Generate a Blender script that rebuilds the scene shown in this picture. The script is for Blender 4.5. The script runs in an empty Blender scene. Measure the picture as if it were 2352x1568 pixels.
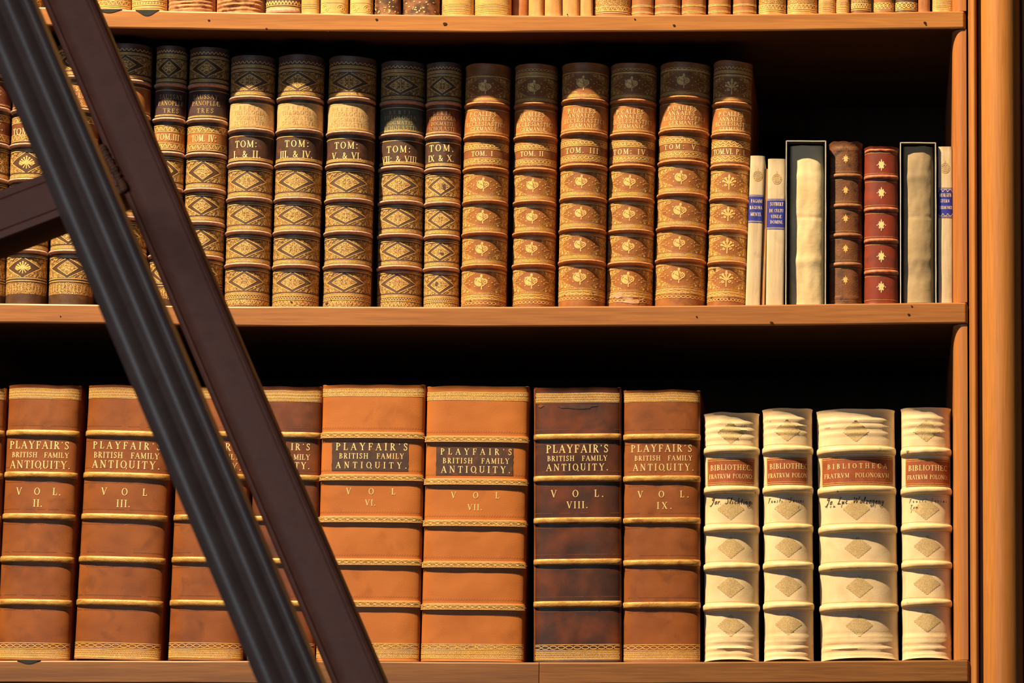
import bpy, math, random
from mathutils import Vector, noise

# ------------------------------------------------------------------ camera
W, H = 2352, 1568
F = 7000.0                       # focal length in pixels
PITCH = math.radians(6.0)
PPX, PPY = 2000.0, 1396.0        # principal point (shift lens)
UP = Vector((0, -math.sin(PITCH), math.cos(PITCH)))
FWD = Vector((0, math.cos(PITCH), math.sin(PITCH)))


def ray(px, py):
    return Vector(((px - PPX) / F, 0, 0)) + UP * ((PPY - py) / F) + FWD


CAM = Vector((0, 0, 2.3)) - ray(1176, 784) * 3.5


def unp(px, py, Y=0.0):
    d = ray(px, py)
    return CAM + d * ((Y - CAM.y) / d.y)


scene = bpy.context.scene
col = scene.collection
cd = bpy.data.cameras.new('camera')
cam = bpy.data.objects.new('camera', cd)
col.objects.link(cam)
cam.location = CAM
cam.rotation_euler = (math.pi / 2 + PITCH, 0, 0)
cd.sensor_width = 36.0
cd.sensor_fit = 'HORIZONTAL'
cd.lens = F * 36.0 / W
cd.shift_x = (W / 2 - PPX) / W
cd.shift_y = (PPY - H / 2) / W
cd.clip_start = 0.05
cd.dof.use_dof = True
cd.dof.focus_distance = 3.5
cd.dof.aperture_fstop = 21.0
scene.camera = cam

# ------------------------------------------------------------------ light
scene.view_settings.view_transform = 'Standard'
scene.view_settings.look = 'None'
scene.view_settings.exposure = 0.0
scene.view_settings.gamma = 1.0
scene.view_settings.use_curve_mapping = False

world = bpy.data.worlds.new('world')
world.use_nodes = True
world.node_tree.nodes['Background'].inputs[0].default_value = (0.75, 0.85, 1.0, 1)
world.node_tree.nodes['Background'].inputs[1].default_value = 0.006
scene.world = world

KEY_DIR = Vector((-0.93, -1.0, 1.90)).normalized()   # from the shelf towards the lamp


def lamp(name, kind, loc, target, energy, color, **kw):
    d = bpy.data.lights.new(name, kind)
    d.energy = energy
    d.color = color
    for k, v in kw.items():
        setattr(d, k, v)
    o = bpy.data.objects.new(name, d)
    col.objects.link(o)
    o.location = loc
    o.rotation_euler = (Vector(target) - Vector(loc)).to_track_quat('-Z', 'Y').to_euler()
    return o


AIM = Vector((0.0, 0.0, 2.46))
lamp('spot_lamp', 'SPOT', AIM + KEY_DIR * 4.2, AIM, 2680, (1.0, 0.75, 0.40),
     spot_size=math.radians(25.5), spot_blend=0.18, shadow_soft_size=0.05)
lamp('window_light', 'AREA', (-1.9, -6.6, 2.75), (-.1, 0, 2.3), 62, (0.80, 0.91, 1.0),
     shape='RECTANGLE', size=2.4, size_y=1.6)

# ------------------------------------------------------------------ materials


def rgb(r, g, b):
    """sRGB 0-255 to linear"""
    f = lambda c: (c / 255 / 12.92) if c <= 10 else ((c / 255 + 0.055) / 1.055) ** 2.4
    return (f(r), f(g), f(b), 1)


def mat(name, c1, c2=None, scale=90, rough=0.55, bump=0.15, bscale=900, metal=0.0, spec=0.35,
        stretch=(1, 1, 1), lo=0.35, hi=0.65, stain=None, sscale=30, slo=0.55, shi=0.7,
        cells=None, cell_scale=700, clo=0.05, chi=0.22, distort=0.0, detail=6):
    m = bpy.data.materials.new(name)
    m.use_nodes = True
    nt = m.node_tree
    N, L = nt.nodes, nt.links
    b = N['Principled BSDF']
    b.inputs['Roughness'].default_value = rough
    b.inputs['Metallic'].default_value = metal
    b.inputs['Specular IOR Level'].default_value = spec
    tc = N.new('ShaderNodeTexCoord')
    oi = N.new('ShaderNodeObjectInfo')
    mul = N.new('ShaderNodeMath'); mul.operation = 'MULTIPLY'; mul.inputs[1].default_value = 7.3
    L.new(oi.outputs['Random'], mul.inputs[0])
    add = N.new('ShaderNodeVectorMath'); add.operation = 'ADD'
    L.new(tc.outputs['Object'], add.inputs[0]); L.new(mul.outputs[0], add.inputs[1])
    mp = N.new('ShaderNodeMapping'); mp.inputs['Scale'].default_value = stretch
    L.new(add.outputs[0], mp.inputs[0])

    def ns(sc, det=5, dist=0.0, src=mp):
        n = N.new('ShaderNodeTexNoise'); n.inputs['Scale'].default_value = sc
        n.inputs['Detail'].default_value = det; n.inputs['Distortion'].default_value = dist
        L.new(src.outputs[0], n.inputs['Vector'])
        return n

    def ramp(fac, lo, hi, a, c):
        r = N.new('ShaderNodeValToRGB')
        r.color_ramp.elements[0].position = lo; r.color_ramp.elements[0].color = a
        r.color_ramp.elements[1].position = hi; r.color_ramp.elements[1].color = c
        L.new(fac, r.inputs[0])
        return r.outputs[0]

    def mix(fac, a, c):
        x = N.new('ShaderNodeMix'); x.data_type = 'RGBA'
        L.new(fac, x.inputs[0]); L.new(a, x.inputs[6])
        if isinstance(c, tuple):
            x.inputs[7].default_value = c
        else:
            L.new(c, x.inputs[7])
        return x.outputs[2]

    if c2 is None:
        c2 = tuple(v * 0.8 for v in c1[:3]) + (1,)
    colr = ramp(ns(scale, detail, distort).outputs['Fac'], lo, hi, c2, c1)
    if stain:
        f = ramp(ns(sscale, 7, 0.6).outputs['Fac'], slo, shi, (0, 0, 0, 1), (1, 1, 1, 1))
        colr = mix(f, colr, stain)
    height = ns(bscale, 3).outputs['Fac']
    if cells:
        v = N.new('ShaderNodeTexVoronoi'); v.feature = 'DISTANCE_TO_EDGE'
        v.inputs['Scale'].default_value = cell_scale
        wob = N.new('ShaderNodeVectorMath'); wob.operation = 'MULTIPLY_ADD'
        nn = ns(cell_scale * 0.55, 2)
        L.new(nn.outputs['Color'], wob.inputs[0])
        wob.inputs[1].default_value = (1.4 / cell_scale,) * 3
        L.new(mp.outputs[0], wob.inputs[2])
        L.new(wob.outputs[0], v.inputs['Vector'])
        f = ramp(v.outputs['Distance'], clo, chi, (1, 1, 1, 1), (0, 0, 0, 1))
        colr = mix(f, colr, cells)
        height = v.outputs['Distance']
    L.new(colr, b.inputs['Base Color'])
    if bump:
        bp = N.new('ShaderNodeBump'); bp.inputs['Strength'].default_value = bump
        bp.inputs['Distance'].default_value = 0.001
        L.new(height, bp.inputs['Height']); L.new(bp.outputs[0], b.inputs['Normal'])
    return m


def wood(name, c1, c2, c3, axis=0, rough=0.42, fig=1.0):
    st = [26, 26, 26]; st[axis] = 1.1
    return mat(name, c1, c2, scale=17 * fig, rough=rough, bump=0.06, bscale=40, stretch=tuple(st), lo=0.3, hi=0.7,
               stain=c3, sscale=1.6 * fig, slo=0.5, shi=0.85, distort=0.4, detail=9, spec=0.4)


C = lambda r, g, b: (r, g, b, 1)
M = {}
M['shelf'] = wood('honey_wood_board', C(.45, .188, .052), C(.345, .132, .034), C(.23, .082, .023))
M['shelf_mid'] = wood('honey_wood_board_figured', C(.38, .152, .043), C(.27, .10, .028), C(.155, .054, .017), fig=0.8)
M['under'] = wood('shade_toned_underside', C(.10, .047, .022), C(.075, .034, .016), C(.05, .024, .012))  # same shelf wood, with the shade below the boards painted into its colour
M['shelf_low'] = wood('walnut_board', C(.27, .113, .030), C(.18, .07, .018), C(.11, .041, .012))
M['upright'] = wood('honey_wood_upright', C(.47, .195, .052), C(.375, .145, .037), C(.30, .11, .029), axis=2)
M['stile'] = wood('reddish_wood_stile', C(.42, .15, .042), C(.32, .108, .029), C(.44, .19, .052), axis=2)
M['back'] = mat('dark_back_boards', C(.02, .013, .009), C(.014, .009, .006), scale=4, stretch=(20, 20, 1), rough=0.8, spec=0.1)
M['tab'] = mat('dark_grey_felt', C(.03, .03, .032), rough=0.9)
M['nail'] = mat('dark_nail', C(.06, .022, .009), rough=0.9, spec=0.05)
# ladder
M['iron'] = mat('warm_lit_brown_painted_metal', C(.40, .125, .075), C(.33, .102, .06), scale=60, rough=0.5, bump=0.10, bscale=420, spec=0.32)  # brown ladder paint with warm bounce light put into its colour
M['iron_front'] = mat('shaded_brown_painted_metal', C(.21, .128, .108), C(.175, .105, .09), scale=60, rough=0.38, bump=0.08, bscale=420, spec=0.45)  # same ladder paint, its colour darkened and greyed for the less lit front rail
M['rust'] = mat('rusty_weld', C(.50, .17, .075), C(.22, .10, .065), scale=220, rough=0.4, bump=0.4, bscale=700)
# leathers
M['berti'] = mat('dark_brown_calf', C(.125, .072, .056), C(.09, .05, .04), scale=120, rough=0.45, stain=C(.17, .08, .042), sscale=70, slo=.6, shi=.8)
M['saussay'] = mat('brown_calf', C(.10, .05, .03), C(.072, .035, .022), scale=120, rough=0.45, stain=C(.16, .075, .03), sscale=70, slo=.6, shi=.8)
M['calles'] = mat('russet_calf', C(.34, .135, .046), C(.255, .093, .031), scale=110, rough=0.45, stain=C(.18, .08, .045), sscale=60, slo=.58, shi=.75)
M['band_pink'] = mat('worn_pinkish_leather', C(.56, .34, .26), C(.44, .245, .175), scale=300, rough=0.6, bump=0.3, bscale=900, stain=C(.15, .075, .055), sscale=160, slo=.64, shi=.76)
M['band_calles'] = mat('worn_russet_leather', C(.55, .25, .105), C(.44, .18, .068), scale=300, rough=0.55, bump=0.3, bscale=900, stain=C(.28, .09, .038), sscale=150, slo=.58, shi=.72)
M['gilt'] = mat('gilt_line', C(.95, .61, .24), C(.76, .44, .14), scale=500, rough=0.36, metal=0.12, bump=0.2, bscale=1500)
M['gilt_pale'] = mat('pale_gilt_lettering', C(.95, .76, .42), C(.80, .58, .27), scale=700, rough=0.4, metal=0.08, bump=0.1)
M['gilt_faint'] = mat('faded_gilt_lettering', C(.62, .42, .16), C(.40, .24, .08), scale=900, rough=0.45, metal=0.1, bump=0.1)
M['ground'] = mat('gilt_tooled_ground', C(.72, .43, .145), C(.52, .275, .085), scale=500, rough=0.42, metal=0.15, bump=0.7,
                  cells=C(.10, .05, .025), cell_scale=760, clo=.03, chi=.22)
M['ground_calles'] = mat('gilt_tooled_ground_russet', C(.66, .41, .135), C(.49, .27, .08), scale=300, rough=0.42, metal=0.15, bump=0.5,
                         cells=C(.28, .12, .038), cell_scale=620, clo=.04, chi=.22)
M['tan_label'] = mat('tan_calf_label', C(.60, .40, .21), C(.49, .31, .15), scale=260, rough=0.6, bump=0.25, stain=C(.40, .24, .11), sscale=90)
M['grey_label'] = mat('grey_green_label', C(.10, .115, .095), C(.075, .085, .07), scale=200, rough=0.6)
M['red_label'] = mat('red_brown_label', C(.21, .06, .03), C(.13, .045, .028), scale=150, rough=0.5)
M['russet_label'] = mat('russet_label', C(.43, .175, .055), C(.33, .122, .038), scale=150, rough=0.5, stain=C(.25, .088, .03), sscale=80)
M['brown_label'] = mat('brown_label', C(.27, .098, .036), C(.20, .068, .026), scale=150, rough=0.5)
M['dark_label'] = mat('dark_red_morocco_label', C(.085, .043, .033), C(.060, .031, .026), scale=120, rough=0.45, stain=C(.18, .055, .026), sscale=90, slo=.55, shi=.75)
M['purple_label'] = mat('dark_purple_label', C(.075, .04, .045), C(.05, .028, .032), scale=120, rough=0.5)
M['playfair'] = mat('brown_calf_plain', C(.285, .086, .020), C(.205, .057, .015), scale=26, rough=0.5, bump=0.1, lo=.3, hi=.7, stain=C(.14, .042, .013), sscale=42, slo=.52, shi=.8)
M['playfair_dark'] = mat('mottled_tree_calf', C(.15, .038, .014), C(.052, .019, .014), scale=34, rough=0.42, bump=0.1, lo=.35, hi=.68, stain=C(.035, .015, .014), sscale=22, slo=.45, shi=.7)
M['playfair_fifth'] = mat('mottled_red_calf', C(.22, .06, .02), C(.10, .032, .015), scale=30, rough=0.45, bump=0.1, lo=.35, hi=.68, stain=C(.07, .024, .015), sscale=24, slo=.5, shi=.75)
M['board_red'] = mat('red_brown_board_leather', C(.23, .06, .02), C(.15, .04, .015), scale=60, rough=0.5)
M['orange'] = mat('orange_calf', C(.475, .155, .035), C(.40, .122, .026), scale=22, rough=0.5, bump=0.12, lo=.3, hi=.7, stain=C(.31, .09, .02), sscale=30, slo=.58, shi=.85)
M['orange_blind'] = mat('blind_tooled_orange', C(.40, .12, .028), C(.34, .10, .022), scale=400, rough=0.5)
M['blind'] = mat('blind_tooled_dark', C(.13, .042, .018), C(.19, .06, .02), scale=500, rough=0.5)
M['vellum'] = mat('ivory_vellum', C(.78, .62, .44), C(.70, .535, .345), scale=40, rough=0.5, bump=0.12, bscale=500, stain=C(.58, .41, .22), sscale=36, slo=.56, shi=.85)
M['vellum_band'] = mat('ivory_vellum_band', C(.76, .61, .38), C(.64, .48, .26), scale=60, rough=0.42, bump=0.15, stain=C(.12, .09, .06), sscale=150, slo=.66, shi=.75)
M['vellum_thin'] = mat('cream_vellum', C(.59, .475, .345), C(.53, .41, .285), scale=30, rough=0.6, bump=0.1, stain=C(.36, .29, .21), sscale=40, slo=.6, shi=.85)
M['vellum_old'] = mat('stained_old_vellum', C(.80, .65, .43), C(.64, .49, .29), scale=24, rough=0.6, bump=0.2, bscale=200, stain=C(.40, .28, .15), sscale=26, slo=.55, shi=.78)
M['vellum_grey'] = mat('greyish_old_vellum', C(.43, .315, .195), C(.345, .25, .15), scale=24, rough=0.65, bump=0.2, bscale=200, stain=C(.25, .185, .12), sscale=22, slo=.5, shi=.75)
M['diamond'] = mat('faded_gilt_stamp', C(.50, .36, .18), C(.43, .30, .14), scale=300, rough=0.5, bump=0.08, cells=C(.64, .49, .29), cell_scale=560, clo=.02, chi=.15)
M['ink'] = mat('brown_ink', C(.045, .025, .02), rough=0.8)
M['ink_red'] = mat('brown_red_label', C(.34, .088, .032), C(.26, .062, .025), scale=130, rough=0.5)
M['blue'] = mat('blue_paper_label', C(.028, .035, .36), C(.02, .026, .29), scale=300, rough=0.5)
M['blue_text'] = mat('cream_print', C(.66, .53, .44), rough=0.6)
M['red'] = mat('red_morocco', C(.26, .038, .02), C(.17, .03, .017), scale=40, rough=0.42, stain=C(.13, .032, .02), sscale=40, slo=.5, shi=.75)
M['brown'] = mat('scuffed_brown_calf', C(.20, .075, .03), C(.115, .042, .02), scale=50, rough=0.5, bump=0.3, bscale=500, stain=C(.05, .026, .02), sscale=80, slo=.55, shi=.7)
M['band_brown'] = mat('scuffed_brown_band', C(.32, .135, .06), C(.22, .085, .035), scale=100, rough=0.5, bump=0.3)
M['band_red'] = mat('worn_red_band', C(.50, .19, .10), C(.34, .075, .04), scale=200, rough=0.45)
M['case'] = mat('grey_card', C(.105, .108, .10), C(.085, .087, .08), scale=200, rough=0.8)
M['case_rim'] = mat('pale_card_edge', C(.55, .50, .45), rough=0.8)
M['pages'] = mat('page_edges', C(.42, .33, .2), C(.34, .26, .15), scale=20, stretch=(40, 1, 1), rough=0.8)
M['tan_plain'] = mat('plain_tan_leather', C(.60, .31, .115), C(.50, .24, .085), scale=60, rough=0.5)
M['tan_gold'] = mat('gold_tan_leather', C(.62, .38, .13), C(.52, .29, .09), scale=80, rough=0.5, stain=C(.42, .22, .07), sscale=60)
M['tan_rough'] = mat('torn_tan_leather', C(.52, .25, .11), C(.30, .12, .05), scale=70, rough=0.7, bump=0.8, bscale=180, stain=C(.12, .05, .025), sscale=80, slo=.55, shi=.7)
M['cream_gold'] = mat('cream_gold_leather', C(.68, .45, .18), C(.58, .36, .13), scale=80, rough=0.5)
M['marble'] = mat('marbled_dark_calf', C(.24, .10, .045), C(.08, .035, .025), scale=120, rough=0.5, lo=.42, hi=.58)
M['lines_brown'] = mat('mid_brown_calf', C(.40, .165, .06), C(.31, .115, .04), scale=60, rough=0.5)
M['red_brown'] = mat('red_brown_calf', C(.20, .07, .03), C(.14, .048, .022), scale=100, rough=0.5)
M['dark_top'] = mat('dark_calf', C(.11, .055, .03), C(.07, .035, .022), scale=100, rough=0.5)

# ------------------------------------------------------------------ helpers


def link(name, verts, faces, m, parent=None, smooth=False, mats=None, fm=None):
    me = bpy.data.meshes.new(name)
    me.from_pydata([tuple(v) for v in verts], [], faces)
    for x in (mats or [m]):
        me.materials.append(x)
    if fm:
        me.polygons.foreach_set('material_index', fm)
    if smooth:
        me.polygons.foreach_set('use_smooth', [True] * len(faces))
    me.update()
    o = bpy.data.objects.new(name, me)
    col.objects.link(o)
    if parent:
        o.parent = parent
    return o


def empty(name, loc, label, cat, group=None):
    o = bpy.data.objects.new(name, None)
    o.empty_display_size = 0.02
    col.objects.link(o)
    o.location = loc
    o['label'] = label
    o['category'] = cat
    if group:
        o['group'] = group
    return o


def boxgeo(x0, x1, y0, y1, z0, z1):
    v = [(x, y, z) for z in (z0, z1) for y in (y0, y1) for x in (x0, x1)]
    f = [(0, 2, 3, 1), (4, 5, 7, 6), (0, 1, 5, 4), (2, 6, 7, 3), (0, 4, 6, 2), (1, 3, 7, 5)]
    return v, f


class Geo:
    def __init__(s):
        s.v, s.f = [], []

    def add(s, v, f):
        n = len(s.v)
        s.v += list(v)
        s.f += [tuple(i + n for i in q) for q in f]
        return s

    def box(s, *a):
        return s.add(*boxgeo(*a))


# ---- 2-D pattern of ribbons, dots and filled areas that is wrapped on a spine
class Pat:
    def __init__(s):
        s.v, s.f = [], []

    def rib(s, pts, w, closed=False, step=0.0016):
        P = []
        n = len(pts)
        for i in range(n if closed else n - 1):
            a, b = pts[i], pts[(i + 1) % n]
            L = math.hypot(b[0] - a[0], b[1] - a[1])
            k = max(1, int(L / step + 0.5))
            for j in range(k):
                t = j / k
                P.append((a[0] + (b[0] - a[0]) * t, a[1] + (b[1] - a[1]) * t))
        if not closed:
            P.append(pts[-1])
        n = len(P)
        if n < 2:
            return
        base = len(s.v)
        for i in range(n):
            a = P[(i - 1) % n] if (closed or i > 0) else P[0]
            b = P[(i + 1) % n] if (closed or i < n - 1) else P[-1]
            dx, dz = b[0] - a[0], b[1] - a[1]
            L = math.hypot(dx, dz) or 1e-9
            ww = w * 0.5
            s.v.append((P[i][0] - dz / L * ww, P[i][1] + dx / L * ww))
            s.v.append((P[i][0] + dz / L * ww, P[i][1] - dx / L * ww))
        for i in range(n if closed else n - 1):
            j = (i + 1) % n
            s.f.append((base + 2 * i, base + 2 * i + 1, base + 2 * j + 1, base + 2 * j))

    def arc(s, cx, cz, rx, rz, a0, a1, w, n=12):
        s.rib([(cx + rx * math.cos(math.radians(a0 + (a1 - a0) * i / n)), cz + rz * math.sin(math.radians(a0 + (a1 - a0) * i / n))) for i in range(n + 1)], w, step=9)

    def ell(s, cx, cz, rx, rz, w, n=14):
        s.rib([(cx + rx * math.cos(6.2832 * i / n), cz + rz * math.sin(6.2832 * i / n)) for i in range(n)], w, closed=True, step=9)

    def spiral(s, cx, cz, r, turns, a0, sgn, w, n=16):
        s.rib([(cx + r * (1 - .8 * i / n) * math.cos(a0 + sgn * turns * 6.2832 * i / n), cz + r * (1 - .8 * i / n) * math.sin(a0 + sgn * turns * 6.2832 * i / n)) for i in range(n + 1)], w, step=9)

    def dot(s, cx, cz, rx, rz=None, n=7):
        rz = rz or rx
        b = len(s.v)
        s.v += [(cx + rx * math.cos(6.2832 * i / n), cz + rz * math.sin(6.2832 * i / n)) for i in range(n)]
        s.f.append(tuple(b + i for i in range(n)))

    def ring(s, cx, cz, xo, zo, xi, zi, a0, a1, n=14):
        b = len(s.v)
        for i in range(n + 1):
            a = math.radians(a0 + (a1 - a0) * i / n)
            c, q = math.cos(a), math.sin(a)
            s.v += [(cx + xo * c, cz + zo * q), (cx + xi * c, cz + zi * q)]
        for i in range(n):
            s.f.append((b + 2 * i, b + 2 * i + 1, b + 2 * i + 3, b + 2 * i + 2))

    def rows(s, z0, z1, lf, rf, nz=6, ns=8):
        b = len(s.v)
        for i in range(nz + 1):
            z = z0 + (z1 - z0) * i / nz
            l = lf(z) if callable(lf) else lf
            r = rf(z) if callable(rf) else rf
            for j in range(ns + 1):
                s.v.append((l + (r - l) * j / ns, z))
        for i in range(nz):
            for j in range(ns):
                q = b + i * (ns + 1) + j
                s.f.append((q, q + 1, q + ns + 2, q + ns + 1))

    def hline(s, z, a, w, b=None):
        s.rib([(-a, z), (a if b is None else b, z)], w)

    def dots(s, z, a, r, pitch):
        n = max(2, int(2 * a / pitch))
        for i in range(n + 1):
            s.dot(-a + 2 * a * i / n, z, r, r, 6)

    def build(s, name, sp, off, m, parent):
        if not s.f:
            return None
        return link(name, [sp.S(x, z, off) for x, z in s.v], s.f, m, parent, smooth=True)


# ---- serif capitals
T, t_ = .15, .065


def sf(x, y, w=.17):
    return ('l', .055, [(x - w, y), (x + w, y)])


GL = {
 'A': (.8, [('l', t_, [(.06, 0), (.38, 1)]), ('l', T, [(.36, 1), (.70, 0)]), ('l', t_, [(.18, .36), (.58, .36)]), sf(.06, 0, .12), sf(.70, 0, .15)]),
 'B': (.68, [('l', T, [(.16, 0), (.16, 1)]), ('l', .055, [(.02, 1), (.3, 1)]), ('l', .055, [(.02, 0), (.3, 0)]), ('r', .22, .765, .36, .235, .22, .185, -90, 90), ('r', .22, .275, .43, .275, .28, .225, -90, 90)]),
 'C': (.76, [('r', .44, .5, .42, .52, .27, .46, 48, 312), ('l', .05, [(.74, .68), (.74, .95)]), ('l', .05, [(.72, .10), (.74, .26)])]),
 'D': (.8, [('l', T, [(.16, 0), (.16, 1)]), ('l', .055, [(.02, 1), (.3, 1)]), ('l', .055, [(.02, 0), (.3, 0)]), ('r', .22, .5, .54, .52, .39, .46, -90, 90)]),
 'E': (.66, [('l', T, [(.16, 0), (.16, 1)]), ('l', t_, [(.02, .975), (.60, .975)]), ('l', t_, [(.02, .025), (.62, .025)]), ('l', t_, [(.16, .52), (.46, .52)]), ('l', .06, [(.60, 1), (.60, .76)]), ('l', .06, [(.62, 0), (.62, .26)]), ('l', .06, [(.46, .40), (.46, .64)])]),
 'F': (.62, [('l', T, [(.16, 0), (.16, 1)]), ('l', t_, [(.02, .975), (.58, .975)]), sf(.16, 0), ('l', t_, [(.16, .5), (.44, .5)]), ('l', .06, [(.58, 1), (.58, .74)]), ('l', .06, [(.44, .38), (.44, .62)])]),
 'G': (.8, [('r', .44, .5, .42, .52, .27, .46, 48, 312), ('l', .05, [(.74, .68), (.74, .95)]), ('l', T * .9, [(.70, .02), (.70, .42)]), sf(.70, .42, .14)]),
 'H': (.86, [('l', T, [(.16, 0), (.16, 1)]), ('l', T, [(.70, 0), (.70, 1)]), ('l', t_, [(.16, .52), (.70, .52)]), sf(.16, 0), sf(.16, 1), sf(.70, 0), sf(.70, 1)]),
 'I': (.34, [('l', T, [(.17, 0), (.17, 1)]), sf(.17, 0), sf(.17, 1)]),
 'K': (.8, [('l', T, [(.16, 0), (.16, 1)]), ('l', t_, [(.20, .42), (.62, 1)]), ('l', T, [(.34, .58), (.70, 0)]), sf(.16, 0), sf(.16, 1), sf(.66, 1, .12), sf(.70, 0, .14)]),
 'L': (.62, [('l', T, [(.16, 0), (.16, 1)]), sf(.16, 1), ('l', t_, [(.02, .025), (.58, .025)]), ('l', .06, [(.58, 0), (.60, .28)])]),
 'M': (.98, [('l', t_, [(.12, 0), (.14, 1)]), ('l', T, [(.14, 1), (.47, .05)]), ('l', t_, [(.47, .05), (.80, 1)]), ('l', T, [(.82, 0), (.82, 1)]), sf(.12, 0, .12), sf(.82, 0, .15), sf(.10, 1, .1), sf(.86, 1, .1)]),
 'N': (.86, [('l', t_, [(.14, 0), (.14, 1)]), ('l', T, [(.14, 1), (.72, .02)]), ('l', t_, [(.72, 0), (.72, 1)]), sf(.14, 0, .13), sf(.10, 1, .1), sf(.72, 1, .13)]),
 'O': (.84, [('r', .42, .5, .42, .52, .27, .46, 0, 360)]),
 'P': (.64, [('l', T, [(.16, 0), (.16, 1)]), sf(.16, 0), ('l', .055, [(.02, 1), (.3, 1)]), ('r', .22, .735, .40, .265, .26, .21, -90, 90)]),
 'Q': (.84, [('r', .42, .5, .42, .52, .27, .46, 0, 360), ('l', .10, [(.78, .10), (.84, .02), (.78, -.14)])]),
 'R': (.74, [('l', T, [(.16, 0), (.16, 1)]), sf(.16, 0), ('l', .055, [(.02, 1), (.3, 1)]), ('r', .22, .745, .38, .255, .24, .20, -90, 90), ('l', T, [(.34, .5), (.64, 0)]), sf(.67, 0, .1)]),
 'S': (.6, [('l', .115, [(.50, .84), (.40, .96), (.26, .97), (.13, .88), (.11, .74), (.22, .60), (.38, .47), (.49, .32), (.47, .14), (.34, .03), (.20, .03), (.09, .14)]), ('l', .05, [(.51, .72), (.51, .98)]), ('l', .05, [(.07, .02), (.07, .28)])]),
 'T': (.72, [('l', T, [(.36, 0), (.36, 1)]), sf(.36, 0), ('l', t_, [(.04, .975), (.68, .975)]), ('l', .06, [(.04, 1), (.03, .74)]), ('l', .06, [(.68, 1), (.69, .74)])]),
 'U': (.82, [('l', T, [(.16, 1), (.16, .3)]), ('r', .41, .32, .325, .34, .185, .28, 180, 360), ('l', t_, [(.69, .32), (.69, 1)]), sf(.16, 1), sf(.69, 1, .13)]),
 'V': (.8, [('l', T, [(.10, 1), (.42, 0)]), ('l', t_, [(.40, 0), (.72, 1)]), sf(.10, 1, .14), sf(.72, 1, .12)]),
 'X': (.8, [('l', T, [(.10, 1), (.68, 0)]), ('l', t_, [(.10, 0), (.66, 1)]), sf(.10, 1, .12), sf(.66, 1, .12), sf(.10, 0, .12), sf(.70, 0, .12)]),
 'Y': (.78, [('l', T, [(.10, 1), (.40, .46)]), ('l', t_, [(.40, .46), (.68, 1)]), ('l', T, [(.40, 0), (.40, .48)]), sf(.10, 1, .13), sf(.68, 1, .11), sf(.40, 0)]),
 'Z': (.7, [('l', t_, [(.06, .97), (.62, .97)]), ('l', T, [(.58, .95), (.10, .05)]), ('l', t_, [(.06, .03), (.64, .03)])]),
 'Æ': (1.05, [('l', t_, [(.04, 0), (.46, 1)]), ('l', t_, [(.22, .36), (.54, .36)]), ('l', T, [(.54, 0), (.54, 1)]), ('l', t_, [(.42, .975), (.98, .975)]), ('l', t_, [(.46, .025), (1.0, .025)]), ('l', t_, [(.54, .52), (.84, .52)]), ('l', .06, [(.98, 1), (.98, .76)]), ('l', .06, [(1.0, 0), (1.0, .26)])]),
 '&': (.82, [('l', .11, [(.74, .50), (.62, .20), (.46, .05), (.24, .04), (.12, .18), (.20, .38), (.40, .56), (.48, .76), (.38, .94), (.24, .90), (.22, .72), (.36, .46), (.62, .10), (.78, .02)])]),
 '.': (.26, [('d', .12, .06, .09)]),
 ',': (.22, [('l', .09, [(.10, .05), (.08, -.14)])]),
 ':': (.30, [('d', .14, .12, .09), ('d', .14, .66, .09)]),
 '-': (.34, [('l', .09, [(.04, .45), (.30, .45)])]),
 "'": (.22, [('l', .10, [(.12, .98), (.10, .78)])]),
 ' ': (.5, []),
}
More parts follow.
